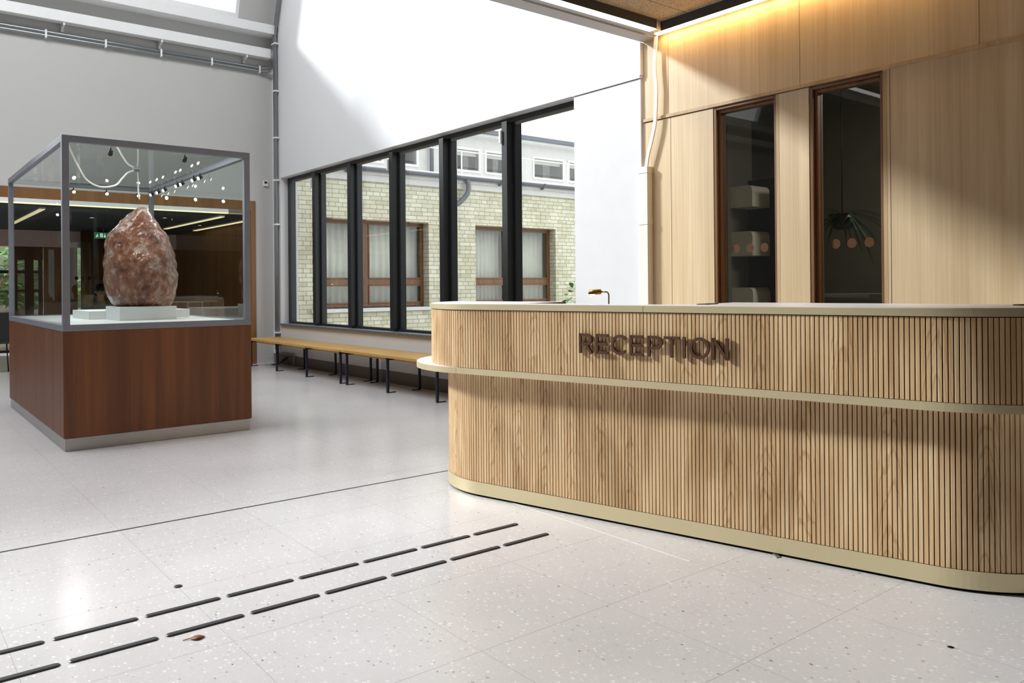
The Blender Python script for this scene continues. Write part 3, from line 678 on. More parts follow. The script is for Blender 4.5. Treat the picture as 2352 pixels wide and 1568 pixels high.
# ------------------------------------------------------------------ glass display case
cx0, cx1, cy0, cy1 = 1.086, 2.487, 6.62, 9.60
case = thing('display_case', 'tall glass display case on a dark teak base holding a pink rock', 'display case', ((cx0+cx1)/2, (cy0+cy1)/2, 0))
b = B(); b.box(cx0+0.01, cx1-0.01, cy0+0.01, cy1-0.01, 0.0005, 0.095); b.build('plinth', 'steel', case, bevel=0.002)
B().box(cx0, cx1, cy0, cy0+0.02, 0.098, 0.882).build('front_panel', 'teak', case)
B().box(cx1-0.02, cx1, cy0+0.02, cy1-0.02, 0.098, 0.882).build('side_panel', 'teak', case)
B().box(cx0+0.02, cx1-0.02, cy1-0.02, cy1, 0.098, 0.882).build('back_panel', 'teak', case)
n = 7; L = (cy1-cy0-0.02-0.02)/n
for k in range(n): B().box(cx0, cx0+0.02, cy0+0.02+k*L+0.0015, cy0+0.02+(k+1)*L-0.0015, 0.098, 0.882).build('side_panel', 'teak', case)
B().box(cx0+0.02, cx1-0.02, cy0+0.02, cy1-0.02, 0.86, 0.925).build('deck', 'white_paint', case)
b = B(); b.box(cx0+0.021, cx0+0.026, cy0+0.021, cy1-0.021, 0.1, 0.86); b.build('inner_lining', 'shadow_gap', case)
pw = 0.048
def rails(z0, z1, name):
    b = B(); b.box(cx0, cx1, cy0, cy0+pw, z0, z1); b.box(cx0, cx1, cy1-pw, cy1, z0, z1); b.box(cx0, cx0+pw, cy0+pw, cy1-pw, z0, z1); b.box(cx1-pw, cx1, cy0+pw, cy1-pw, z0, z1)
    b.build(name, 'grey_metal', case, bevel=0.002)
rails(0.884, 0.932, 'bottom_frame'); rails(2.287, 2.335, 'top_frame')
for (x, y) in ((cx0, cy0), (cx1-pw, cy0), (cx0, cy1-pw), (cx1-pw, cy1-pw)): B().box(x, x+pw, y, y+pw, 0.932, 2.287).build('corner_post', 'grey_metal', case, bevel=0.002)
g = 0.02
B().box(cx0+pw, cx1-pw, cy0+g, cy0+g+0.008, 0.932, 2.287).build('glass_pane', 'case_glass', case)
B().box(cx0+pw, cx1-pw, cy1-g-0.008, cy1-g, 0.932, 2.287).build('glass_pane', 'case_glass', case)
B().box(cx0+g, cx0+g+0.008, cy0+pw, cy1-pw, 0.932, 2.287).build('glass_pane', 'case_glass', case)
B().box(cx1-g-0.008, cx1-g, cy0+pw, cy1-pw, 0.932, 2.287).build('glass_pane', 'case_glass', case)
B().box(cx0+pw, cx1-pw, cy0+pw, cy1-pw, 2.305, 2.313).build('top_pane', 'case_glass', case)
def lamp_at(p, d):
    l = bpy.data.lights.new('case_spot_lamp', 'SPOT'); l.energy = 7; l.spot_size = math.radians(75); l.spot_blend = 0.6; l.color = (1.0, 0.97, 0.92); l.shadow_soft_size = 0.015
    o = bpy.data.objects.new('case_spot_lamp', l); COL.objects.link(o); o.location = p; o.rotation_euler = Vector(d).to_track_quat('-Z', 'Y').to_euler()
def spot(x, y, d):
    d = Vector(d).normalized(); p = Vector((x, y, 2.287))
    b = B(); b.tube([p, p+Vector((0, 0, -0.028))], 0.005, 8); q = p+Vector((0, 0, -0.045)); b.tube([q-d*0.022, q+d*0.020], [0.014, 0.018], 14)
    o = b.build('spotlight', 'black', case)
    B().lathe([(0.0155, 0), (0.0155, 0.0015), (0.001, 0.002)], (0, 0, 0), 14).build('lens', 'led_spot', case) if False else None
    lamp_at(q+d*0.04, d); l = B(); l.tube([q+d*0.0195, q+d*0.0215], 0.0155, 14); l.build('lens', 'led_spot', o)
for x in (1.67, 1.99, 2.31): spot(x, cy1-0.075, (0.1, -1, -0.5))
for y in (9.37, 9.12, 8.88, 8.43, 8.27, 7.90, 7.71): spot(cx1-0.07, y, (-1, -0.35, -0.5))
for x in (1.43, 1.98): spot(x, cy0+0.075, (0.05, 1, -0.5))
# stepped white pedestal and the rock
ped = thing('pedestal', 'stepped white pedestal under the rock inside the glass case', 'pedestal', (1.863, 7.61, 0.925))
B().box(1.631, 2.095, 7.35, 7.866, 0.9255, 1.042).build('upper_block', 'white_paint', ped, bevel=0.002)
B().box(1.494, 2.36, 7.8665, 8.6, 0.9255, 1.0).build('lower_block', 'white_paint', ped, bevel=0.002)
def rock():
    b = B(); NZ, NA = 110, 150; z0, z1 = 1.0425, 1.925
    #        t     left  right (m from axis 1.872)
    prof = [(0.0, -0.205, 0.235), (0.03, -0.245, 0.262), (0.10, -0.285, 0.288), (0.20, -0.303, 0.296), (0.32, -0.316, 0.312), (0.47, -0.322, 0.290), (0.60, -0.305, 0.258), (0.70, -0.276, 0.220), (0.79, -0.226, 0.165), (0.87, -0.168, 0.122), (0.93, -0.112, 0.090), (0.97, -0.070, 0.066), (1.0, -0.022, 0.036)]
    def at(t):
        for i in range(len(prof)-1):
            if prof[i][0] <= t <= prof[i+1][0]:
                s = (t-prof[i][0])/(prof[i+1][0]-prof[i][0]); s2 = s
                return tuple(prof[i][j]*(1-s2)+prof[i+1][j]*s2 for j in (1, 2))
        return prof[-1][1:]
    ca, sa = RIGHT.x, RIGHT.y; nn = math.hypot(ca, sa); ca, sa = ca/nn, sa/nn
    for k in range(NZ+1):
        t = k/NZ; l, r = at(t); c = (l+r)/2; h = (r-l)/2
        for j in range(NA):
            a = 2*math.pi*j/NA; ex = math.cos(a); ey = math.sin(a)
            lx = c+h*ex; ly = h*0.92*ey
            p = Vector((1.872+lx*ca-ly*sa, 7.61+lx*sa+ly*ca, z0+(z1-z0)*t))
            dirn = Vector((ex*ca-ey*sa, ex*sa+ey*ca, 0.25))
            q = p*1.0
            # rough facets: cell noise + two octaves
            f1 = noise.noise(q*5.0+Vector((3, 1, 7)))*0.016+noise.noise(q*11.0)*0.009+noise.noise(q*26.0)*0.005
            vd = noise.voronoi(q*9.0)[0]; f2 = (vd[1]-vd[0])*0.016-0.008
            amp = min(1.0, 0.35+h/0.2)*(0.25 if k == 0 else 1.0)
            p += dirn*(f1+f2)*amp*0.9
            if k == 0: p.z = z0
            p.z = max(p.z, z0)
            b.v.append(tuple(p))
    for k in range(NZ):
        for j in range(NA):
            b.sm.add(len(b.f)); b.f.append((k*NA+j, k*NA+(j+1) % NA, (k+1)*NA+(j+1) % NA, (k+1)*NA+j))
    b.f.append(tuple(range(NA-1, -1, -1))); b.f.append(tuple(NZ*NA+j for j in range(NA)))
    return b
tag(rock().build('salt_rock', 'salt', loc=(1.872, 7.61, 1.0425)), 'large egg shaped reddish pink salt crystal boulder on a white pedestal', 'rock')
t = thing('lighting_cord', 'white cord drooping under the glass top of the display case above the rock', 'cord', (1.9, 8.05, 2.30))
B().tube(bez([(1.150, 6.76, 2.300), (1.205, 6.95, 2.262), (1.30, 7.2, 2.185), (1.41, 7.45, 2.112), (1.545, 7.62, 2.085), (1.69, 7.75, 2.122), (1.77, 7.85, 2.20), (1.83, 7.90, 2.262), (1.885, 7.92, 2.288)], 8), 0.0075, 10).build('cord', 'cable', t)
B().tube(bez([(1.925, 7.95, 2.288), (1.930, 7.95, 2.20), (1.930, 7.95, 2.10), (1.940, 7.95, 2.03)], 8), 0.0065, 10).build('hanging_end', 'cable', t)
B().lathe([(0.012, -0.022), (0.026, -0.018), (0.034, -0.006), (0.034, 0.0)], (1.915, 7.94, 2.3045), 22).build('gland', 'grey_metal', t)

# ------------------------------------------------------------------ benches along the window
def bench(label):
    t = thing('bench', label, 'bench', (4.71, 10.52, 0), 'benches along the window wall')
    B().box(4.46, 4.97, 8.952, 12.09, 0.402, 0.430).build('seat_board', 'bench_wood', t, bevel=0.003)
    for x in (4.62, 4.83): B().box(x-0.012, x+0.012, 9.0, 12.05, 0.358, 0.4015).build('support_rail', 'bench_wood', t)
    for y in (9.04, 10.03, 11.04, 12.03):
        b = B(); b.hexa([(4.50, y-0.004, 0.37), (4.96, y-0.004, 0.37), (4.96, y+0.004, 0.37), (4.50, y+0.004, 0.37), (4.50, y-0.004, 0.4015), (4.96, y-0.004, 0.4015), (4.96, y+0.004, 0.4015), (4.50, y+0.004, 0.4015)])
        b.build('cross_plate', 'navy', t)
        for x, s in ((4.52, 1), (4.94, -1)):
            b = B(); b.box(x-0.013, x+0.013, y-0.013, y+0.013, 0.0, 0.4013); b.box(min(x, x+s*0.10), max(x, x+s*0.10), y-0.012, y+0.012, 0.0, 0.010)
            b.build('leg', 'navy', t, bevel=0.002)
    return t
bn = bench('long pine bench with navy steel legs, the farther one beside the display case')
dup(bn, (0, -3.16, 0), 'long pine bench with navy steel legs, the nearer one partly behind the reception desk')

# ------------------------------------------------------------------ tactile guide bars, floor bits
def guide_bar():
    b = B(); L, wd, n = 0.272, 0.030, 10; half = L/2-wd/2
    ring = [(half+wd/2*math.cos(a), wd/2*math.sin(a)) for a in [-math.pi/2+k*math.pi/n for k in range(n+1)]]+[(-half+wd/2*math.cos(a), wd/2*math.sin(a)) for a in [math.pi/2+k*math.pi/n for k in range(n+1)]]
    lv = [(1.0, 0.0), (1.0, 0.002), (0.72, 0.005)]
    for s, z in lv: 
        for x, y in ring: 
            cxp = half if x > 0 else -half
            b.v.append((cxp+(x-cxp)*s if abs(x) > half else x, y*s, z+0.0002))
    m = len(ring)
    for k in range(2):
        for j in range(m): b.f.append((k*m+j, k*m+(j+1) % m, (k+1)*m+(j+1) % m, (k+1)*m+j))
    b.f.append(tuple(range(m-1, -1, -1))); b.f.append(tuple(2*m+j for j in range(m)))
    return b
ords = ['first', 'second', 'third', 'fourth', 'fifth', 'sixth', 'seventh', 'eighth', 'ninth']
proto = None
for row, y, x0, nb in (('farther', 3.098, 2.374, 8), ('nearer', 2.880, 2.386, 8)):
    for k in range(nb):
        x = x0-k*0.2948
        if proto is None:
            proto = guide_bar().build('guide_bar', 'rubber', loc=(0, 0, 0)); o = proto
        else: o = proto.copy(); COL.objects.link(o)
        o.location = (x, y, 0)
        tag(o, '%s black raised floor guide bar from the desk in the %s row' % (ords[k], row), 'floor strip', 'tactile guide bars on the floor')
b = B(); b.lathe([(0.017, 0.0002), (0.016, 0.003), (0.009, 0.0045)], (0.946, 3.33, 0), 8); tag(b.build('pebble', 'black'), 'small flat dark pebble lying on the floor beyond the guide bars', 'pebble')
b = B(); b.leafblade((0.835, 2.80, 0.004), (0.85, -0.2, 0.02), (0, 0, 1), 0.046, 0.019, 0.05, 6); b.tube([(0.812, 2.807, 0.002), (0.836, 2.80, 0.004)], 0.001, 5)
tag(b.build('fallen_leaf', 'dry_leaf', solid=0.0012), 'small dry brown leaf lying on the floor beside the nearer guide bars', 'leaf')
b = B(); b.leafblade((2.728, 1.145, 0.003), (0.6, -0.6, 0.02), (0, 0, 1), 0.022, 0.006, 0.1, 4)
tag(b.build('crumb', 'hair', solid=0.002), 'tiny dark crumb on the floor in front of the right end of the desk', 'crumb')

tag(B().hexa([(3.055, 1.985, 0.0005), (3.075, 1.98, 0.0005), (3.10, 2.01, 0.0005), (3.08, 2.02, 0.0005), (3.055, 1.985, 0.004), (3.075, 1.98, 0.004), (3.10, 2.01, 0.009), (3.08, 2.02, 0.009)]).build('levelling_wedge', 'steel'), 'tiny pale levelling wedge poking out under the brass plinth of the desk', 'wedge')

# ------------------------------------------------------------------ conduits, trunking, thermostat, cable
t = thing('cable_conduit', 'pair of galvanised conduit pipes rising in the corner beside the black window', 'conduit', (4.98, 12.18, 0.1))
for dy in (0.0, 0.055):
    B().tube([(4.985, 12.14+dy, 0.22), (4.985, 12.14+dy, 5.2), (4.985, 12.10+dy, 5.36), (4.985, 11.86+dy, 6.05), (4.985, 10.9+dy, 8.6)], 0.019, 12).build('pipe', 'galv', t)
for z in (0.49, 2.2, 2.9, 3.57, 4.31, 5.06): B().box(4.955, 5.029, 12.105, 12.23, z-0.012, z+0.012).build('clip', 'white_paint', t, bevel=0.003)
t = thing('cable_conduit', 'pair of galvanised conduit pipes running level across the grey back wall', 'conduit', (2.0, 12.36, 4.66))
for z in (4.645, 4.695): B().tube([(-6, 12.355, z), (4.72, 12.355, z), (4.86, 12.345, z-0.004), (4.95, 12.27, z)], 0.018, 12).build('pipe', 'galv', t)
for x in (0.36, 1.10, 1.847, 2.585, 3.328, 4.062, 4.81): B().box(x-0.013, x+0.013, 12.33, 12.399, 4.615, 4.725).build('clip', 'white_paint', t, bevel=0.003)
t = thing('pipe_valve', 'short black valve handle on a low pipe behind the farther bench', 'valve', (4.97, 11.6, 0.02))
B().tube([(4.985, 12.14, 0.21), (4.985, 12.10, 0.17), (4.985, 11.55, 0.17), (4.985, 11.50, 0.14), (4.985, 11.50, 0.02)], 0.012, 10).build('pipe', 'galv', t); B().tube([(4.96, 11.72, 0.12), (4.93, 11.95, 0.03)], 0.018, 10).build('handle', 'black', t)
t = thing('cable_tray', 'long white cable tray on brackets high on the grey back wall', 'cable tray', (1.0, 12.3, 4.8))
B().box(-8.9, 4.945, 12.22, 12.36, 4.838, 4.985).build('channel', 'white_paint', t, bevel=0.004)
for x in (0.78, 2.048, 3.313, 4.569):
    b = B(); b.hexa([(x-0.012, 12.235, 4.80), (x+0.012, 12.235, 4.80), (x+0.012, 12.399, 4.76), (x-0.012, 12.399, 4.76), (x-0.012, 12.235, 4.8375), (x+0.012, 12.235, 4.8375), (x+0.012, 12.399, 4.8375), (x-0.012, 12.399, 4.8375)]); b.box(x-0.016, x+0.016, 12.38, 12.399, 4.735, 4.985)
    b.build('bracket', 'white_paint', t)
t = thing('thermostat', 'small white thermostat with a dark screen on the grey back wall', 'thermostat', (4.905, 12.39, 2.83))
B().box(4.87, 4.945, 12.372, 12.3995, 2.825, 2.912).build('body', 'white_paint', t, bevel=0.004); B().box(4.882, 4.928, 12.3695, 12.3718, 2.866, 2.898).build('screen', 'black', t)
b = B(); pts = bez([(4.995, 4.315, 3.222), (4.985, 4.325, 2.98), (4.985, 4.31, 2.80), (4.985, 4.313, 2.68), (4.985, 4.325, 2.52), (4.985, 4.36, 2.385), (4.985, 4.40, 2.27), (4.99, 4.425, 2.18), (4.995, 4.428, 2.15)], 10)
i0 = 0
for k, p in enumerate(pts):
    b.v += [(p.x-0.007, p.y-0.016, p.z), (p.x+0.007, p.y-0.016, p.z), (p.x+0.007, p.y+0.016, p.z), (p.x-0.007, p.y+0.016, p.z)]
for k in range(len(pts)-1):
    for j in range(4): b.f.append((k*4+j, k*4+(j+1) % 4, (k+1)*4+(j+1) % 4, (k+1)*4+j))
b.f += [(3, 2, 1, 0), tuple(len(b.v)-4+j for j in range(4))]
tag(b.build('loose_cable', 'cable', bevel=0.003), 'loose flat white cable hanging from the ceiling corner down to the wall trunking', 'cable')
t = thing('cable_trunking', 'upright cream cable trunking on the oak wall below the loose cable', 'trunking', (5.0, 4.44, 0))
B().box(4.965, XW-0.0005, 4.398, 4.488, 0.0, 2.145).build('body', 'trunking', t, bevel=0.002)
B().box(4.961, XW-0.0005, 4.394, 4.492, 2.115, 2.168).build('end_cap', 'trunking', t, bevel=0.002)
B().box(4.961, XW-0.0005, 4.394, 4.492, 1.69, 1.73).build('joint_cover', 'trunking', t, bevel=0.002)

# ------------------------------------------------------------------ cafe beyond the back wall
b = B(); b.box(-2.1, 5.2, YB+0.13, 18.0, 2.36, 2.45)
struct(b.build('ceiling_cafe', 'charcoal', loc=(1, 15, 2.36)))
struct(B().box(5.1, 5.2, YB+0.13, 18.0, 0, 2.36).build('wall_cafe_right', 'dark_oak', loc=(5.1, 15, 0)))
struct(B().box(-2.1, -2.0, YB+0.13, 18.0, 0, 2.36).build('wall_cafe_left', 'dim_wall', loc=(-2, 15, 0)))
b = B(); b.box(-2.0, 5.1, 17.9, 18.05, 2.04, 2.36)
struct(b.build('wall_cafe_far_beam', 'pink_beam'))
b = B(); b.box(-2.0, 1.2, 17.9, 18.05, 0, 2.04); b.box(2.62, 3.2, 17.9, 18.05, 0, 2.04); b.box(3.62, 5.1, 17.9, 18.05, 0, 2.04)
struct(b.build('wall_cafe_far', 'dark_oak', loc=(4, 18, 0)))
b = B(); b.lathe([(0.24, 0), (0.24, 2.3595)], (3.43, 17.5, 0), 32)
struct(b.build('wall_cafe_column', 'dark_oak'))
struct(B().box(-2.0, 5.1, YB+0.131, YB+0.16, 2.36, 2.57).build('wall_cafe_header', 'charcoal', loc=(1, YB+0.14, 2.36)))
win = sempty('window_5', (1.0, 17.95, 0))
B().box(2.07, 2.17, 17.90, 17.93, 0, 2.04).build('door_stile', 'black', win); B().box(2.29, 2.44, 17.90, 17.93, 0, 2.04).build('door_stile', 'black', win); B().box(2.17, 2.6, 17.90, 17.93, 1.78, 2.04).build('door_header', 'black', win)
for x in (1.235, 2.13, 2.33, 2.56): B().box(x-0.035, x+0.035, 17.93, 18.02, 0, 2.04).build('mullion', 'black_frame', win)
b = B(); b.box(1.2, 2.6, 17.935, 18.015, 1.52, 1.58); b.box(1.2, 2.6, 17.935, 18.015, 0, 0.05); b.box(2.13, 2.6, 17.935, 18.015, 1.16, 1.21); b.build('transom', 'black_frame', win)
B().box(1.2, 2.6, 17.96, 17.97, 0.05, 2.04).build('window_pane', 'glass', win)
def far_light(label, x0, x1, y0, y1, z=2.36, th=0.03):
    t = thing('linear_light', label, 'light', ((x0+x1)/2, (y0+y1)/2, z-th), 'linear lights in the cafe ceiling')
    B().box(x0, x1, y0, y1, z-th+0.008, z-0.0005).build('housing', 'white_paint', t); B().box(x0+0.004, x1-0.004, y0+0.004, y1-0.004, z-th, z-th+0.008).build('diffuser', 'led_far', t)
far_light('yellow lit linear cafe light left of the case, in the dark ceiling', 1.83, 1.91, 12.9, 15.95)
far_light('yellow lit linear cafe light right of the rock, away from the wood wall', 4.30, 4.38, 12.75, 15.92)
far_light('yellow lit linear cafe light beside the dark wood wall', 4.90, 4.98, 13.2, 16.1)
t = thing('linear_light', 'long white linear light under the wooden lintel of the cafe opening', 'light', (1.2, 12.45, 2.362), 'linear lights in the cafe ceiling')
B().box(-2.0, 4.31, YB-0.02, YB+0.06, 2.370, 2.4245).build('housing', 'white_paint', t); B().box(-2.0, 4.31, YB-0.016, YB+0.056, 2.358, 2.370).build('diffuser', 'led_far', t)
for k, (x, y) in enumerate(((2.75, 14.2), (3.7, 13.6), (1.2, 14.6), (4.66, 14.9))):
    t = thing('downlight', ['small round downlight in the dark cafe ceiling behind the case corner post', 'small round downlight in the dark cafe ceiling above the rock', 'small round downlight in the dark cafe ceiling left of the case', 'small round downlight in the dark cafe ceiling between two linear lights'][k], 'light', (x, y, 2.35), 'downlights in the cafe ceiling')
    B().lathe([(0.045, 0), (0.05, 0.0095)], (x, y, 2.35), 18).build('ring', 'black', t); B().lathe([(0.03, 0), (0.03, 0.002)], (x, y, 2.3475), 18).build('lens', 'led_far', t)
t = thing('exit_sign', 'green exit sign with running figure and arrow hanging beside the rock', 'sign', (3.36, 16.5, 2.15))
B().box(3.246, 3.56, 16.49, 16.51, 2.163, 2.262).build('face', 'exit_green', t); B().box(3.24, 3.566, 16.5105, 16.54, 2.155, 2.27).build('case', 'white_paint', t); B().tube([(3.40, 16.525, 2.27), (3.40, 16.525, 2.36)], 0.006, 8).build('rod', 'galv', t)
b = B(); y = 16.4885; e = (0, 0.001, 0)
def rb(x0, z0, x1, z1, w):
    P = []; bar(P, (x0, z0), (x1, z1), w); b.extr([(p.x, y, p.y) for p in P[0]], e)
b.box(3.332, 3.378, y, y+0.001, 2.178, 2.250); rb(3.262, 2.185, 3.295, 2.238, 0.010); rb(3.262, 2.185, 3.300, 2.187, 0.010); rb(3.280, 2.215, 3.300, 2.205, 0.009); rb(3.412, 2.248, 3.412, 2.182, 0.010); rb(3.412, 2.180, 3.394, 2.204, 0.010); rb(3.412, 2.180, 3.430, 2.204, 0.010)
o = b.build('symbol', 'sign_white', t)
b = B(); P = []; bar(P, (3.342, 2.186), (3.368, 2.244), 0.009); b.extr([(p.x, y-0.0012, p.y) for p in P[0]], e); b.build('symbol', 'exit_green', t)
t = thing('glass_screen', 'clear glass screen with a row of dark dots behind the pedestal', 'screen', (3.45, 17.0, 0))
B().box(2.80, 4.10, 17.0, 17.012, 0.03, 2.10).build('pane', 'glass', t); B().box(2.80, 4.10, 16.985, 17.027, 0, 0.03).build('channel', 'black', t)
for k in range(8): B().lathe([(0.034, 0), (0.034, 0.0012)], (3.02+k*0.109, 16.9975, 1.415), 20, 'Y').build('dot', 'black', t)
t = thing('high_table', 'tall round cafe table with white legs behind the case', 'table', (4.54, 14.8, 0))
B().lathe([(0.37, 0.955), (0.38, 0.962), (0.38, 0.975), (0.37, 0.98), (0.0, 0.98)], (4.54, 14.8, 0), 40).build('table_top', 'counter', t)
for a in (0.5, 2.07, 3.64, 5.2): B().tube([(4.54+0.17*math.cos(a), 14.8+0.17*math.sin(a), 0.955), (4.54+0.27*math.cos(a), 14.8+0.27*math.sin(a), 0)], [0.018, 0.014], 10).build('leg', 'white_paint', t)
t = thing('cafe_table', 'round cafe table in front of the seated person', 'table', (3.05, 15.35, 0))
B().lathe([(0.33, 0.72), (0.34, 0.735), (0.33, 0.745), (0.0, 0.745)], (3.05, 15.35, 0), 40).build('table_top', 'oak_trim', t); B().tube([(3.05, 15.35, 0.72), (3.05, 15.35, 0.02)], 0.03, 12).build('column', 'black', t); B().lathe([(0.22, 0), (0.22, 0.012), (0.04, 0.03)], (3.05, 15.35, 0), 28).build('foot', 'black', t)
t = thing('tablet_stand', 'blue grey tablet standing on the round cafe table', 'tablet', (2.86, 15.3, 0.7455))
B().hexa([(2.78, 15.26, 0.7455), (2.93, 15.22, 0.7455), (2.932, 15.23, 0.7455), (2.782, 15.27, 0.7455), (2.78, 15.31, 0.90), (2.93, 15.27, 0.90), (2.932, 15.28, 0.90), (2.782, 15.32, 0.90)]).build('screen', 'zinc', t); B().hexa([(2.83, 15.28, 0.7455), (2.88, 15.27, 0.7455), (2.89, 15.37, 0.7455), (2.84, 15.38, 0.7455), (2.83, 15.30, 0.85), (2.88, 15.29, 0.85), (2.885, 15.30, 0.85), (2.835, 15.31, 0.85)]).build('foot', 'black', t)
def chair(loc, label, turn):
    t = thing('chair', label, 'chair', (0, 0, 0), 'dark chairs in the cafe')
    B().box(-0.21, 0.21, -0.2, 0.22, 0.43, 0.46).build('seat', 'black', t, bevel=0.01)
    pts = [(-0.2, -0.20), (0.2, -0.20), (0.2, -0.225), (-0.2, -0.225)]
    b = B(); b.hexa([(-0.2, -0.205, 0.48), (0.2, -0.205, 0.48), (0.2, -0.18, 0.48), (-0.2, -0.18, 0.48), (-0.19, -0.285, 0.88), (0.19, -0.285, 0.88), (0.19, -0.26, 0.88), (-0.19, -0.26, 0.88)]); b.build('backrest', 'black', t, bevel=0.01)
    for x, y in ((-0.17, -0.17), (0.17, -0.17), (-0.17, 0.18), (0.17, 0.18)): B().tube([(x, y, 0.43), (x*1.2, y*1.2, 0)], 0.009, 8).build('leg', 'black', t)
    t.location = loc; t.rotation_euler = (0, 0, turn)
    return t
chair((1.40, 13.6, 0), 'black chair with thin legs at the left edge beside the display case', 0.2)
chair((3.22, 15.98, 0), 'black chair on which the person in a light top sits', math.pi)
chair((2.32, 15.2, 0), 'dark high backed chair seen through the left glass of the case', 1.2)
# seated person, one continuous skin
def person(px, py):
    me = bpy.data.meshes.new('person')
    pts = {'pelvis': (0, 0.02, 0.52, .13), 'waist': (0, 0.0, 0.66, .115), 'chest': (0, -0.03, 0.86, .135), 'neck0': (0, -0.05, 0.99, .065), 'neck': (0, -0.065, 1.04, .052), 'head0': (0, -0.085, 1.11, .078), 'head': (0, -0.08, 1.17, .092), 'crown': (0, -0.07, 1.23, .070),
           'shl': (0.16, -0.03, 0.93, .062), 'ell': (0.22, -0.13, 0.72, .045), 'wrl': (0.12, -0.36, 0.775, .030), 'hal': (0.09, -0.43, 0.78, .030),
           'shr': (-0.16, -0.03, 0.93, .062), 'elr': (-0.22, -0.13, 0.72, .045), 'wrr': (-0.12, -0.36, 0.775, .030), 'har': (-0.09, -0.43, 0.78, .030),
           'hipl': (0.09, 0.0, 0.51, .10), 'knl': (0.11, -0.42, 0.50, .07), 'anl': (0.11, -0.40, 0.09, .042), 'tol': (0.12, -0.54, 0.045, .035),
           'hipr': (-0.09, 0.0, 0.51, .10), 'knr': (-0.11, -0.42, 0.50, .07), 'anr': (-0.11, -0.40, 0.09, .042), 'tor': (-0.12, -0.54, 0.045, .035)}
    keys = list(pts); ix = {k: i for i, k in enumerate(keys)}
    ed = [('pelvis', 'waist'), ('waist', 'chest'), ('chest', 'neck0'), ('neck0', 'neck'), ('neck', 'head0'), ('head0', 'head'), ('head', 'crown')]
    for s in 'lr': ed += [('chest', 'sh'+s), ('sh'+s, 'el'+s), ('el'+s, 'wr'+s), ('wr'+s, 'ha'+s), ('pelvis', 'hip'+s), ('hip'+s, 'kn'+s), ('kn'+s, 'an'+s), ('an'+s, 'to'+s)]
    V = [list(pts[k][:3]) for k in keys]; R = [pts[k][3] for k in keys]; E = [(ix[a], ix[c]) for a, c in ed]
    for s, sg in (('l', 1), ('r', -1)):   # five fingers each
        hx_, hy_, hz_ = pts['ha'+s][:3]
        for k, (ang, ln) in enumerate(((-0.55, 0.05), (-0.18, 0.07), (0.0, 0.075), (0.16, 0.07), (0.34, 0.055))):
            a = len(V); dx = math.sin(ang)*sg; dy = -math.cos(ang)
            V += [[hx_+dx*0.03+(k-2)*0.013*sg, hy_+dy*0.03, hz_], [hx_+dx*(0.03+ln)+(k-2)*0.016*sg, hy_+dy*(0.03+ln), hz_-0.012]]; R += [0.009, 0.008]
            E += [(ix['ha'+s], a), (a, a+1)]
    me.from_pydata(V, E, []); o = bpy.data.objects.new('person', me); COL.objects.link(o)
    sk = o.modifiers.new('skin', 'SKIN')
    for i, v in enumerate(me.skin_vertices[0].data): v.radius = (R[i], R[i]); v.use_root = (i == 0)
    ss = o.modifiers.new('smooth', 'SUBSURF'); ss.levels = 2; ss.render_levels = 2
    me.materials.append(M['skin'])
    o.location = (px, py, 0); ORG[o.name] = Vector((px, py, 0))
    def part(name, mat, bb): return bb.build(name, mat, o)
    X = lambda p: (px+p[0], py+p[1], p[2])
    b = B(); b.ball(X((0, -0.055, 1.20)), 0.112, 18, (0.92, 1.0, 0.95)); b.ball(X((0, 0.02, 1.12)), 0.085, 14, (1, 0.7, 1.2)); part('hair', 'hair', b)
    b = B(); b.tube([X((0, 0.02, 0.47)), X((0, 0.01, 0.56)), X((0, 0.0, 0.68)), X((0, -0.03, 0.86)), X((0, -0.045, 0.965)), X((0, -0.05, 0.995))], [0.15, 0.165, 0.15, 0.185, 0.13, 0.075], 20)
    for s in (1, -1): b.tube([X((s*0.10, -0.03, 0.93)), X((s*0.175, -0.04, 0.925)), X((s*0.235, -0.13, 0.715)), X((s*0.13, -0.345, 0.78))], [0.08, 0.082, 0.062, 0.045], 14)
    part('jumper', 'cloth', b)
    b = B()
    for s in (1, -1): b.tube([X((s*0.085, 0.05, 0.52)), X((s*0.11, -0.40, 0.51)), X((s*0.11, -0.44, 0.44)), X((s*0.11, -0.405, 0.11))], [0.115, 0.088, 0.085, 0.06], 14)
    part('trousers', 'trousers', b)
    b = B()
    for s in (1, -1): b.ball(X((s*0.034, -0.165, 1.175)), 0.011, 8)
    b.tube([X((0, -0.16, 1.165)), X((0, -0.188, 1.14))], [0.009, 0.012], 8); b.ball(X((0, -0.155, 1.11)), 0.02, 8, (1.2, 0.5, 0.35))
    part('face', 'skin', b)
    return o
tag(person(3.22, 16.0), 'seated person with dark hair and a light top seen beside the rock', 'person')
t = thing('banner', 'tall narrow white banner hanging by the cafe door frame', 'banner', (2.69, 17.6, 0.95))
b = B(); b.extr([(2.645, 17.6, 1.97), (2.645, 17.6, 1.15), (2.675, 17.6, 1.05), (2.70, 17.6, 1.08), (2.735, 17.6, 0.97), (2.745, 17.6, 1.0), (2.745, 17.6, 1.97)], (0, 0.004, 0)); b.build('cloth', 'white_paint', t); B().box(2.64, 2.75, 17.595, 17.61, 1.97, 1.99).build('rail', 'galv', t); B().tube([(2.695, 17.6, 1.99), (2.695, 17.6, 2.36)], 0.003, 6).build('cord', 'galv', t)
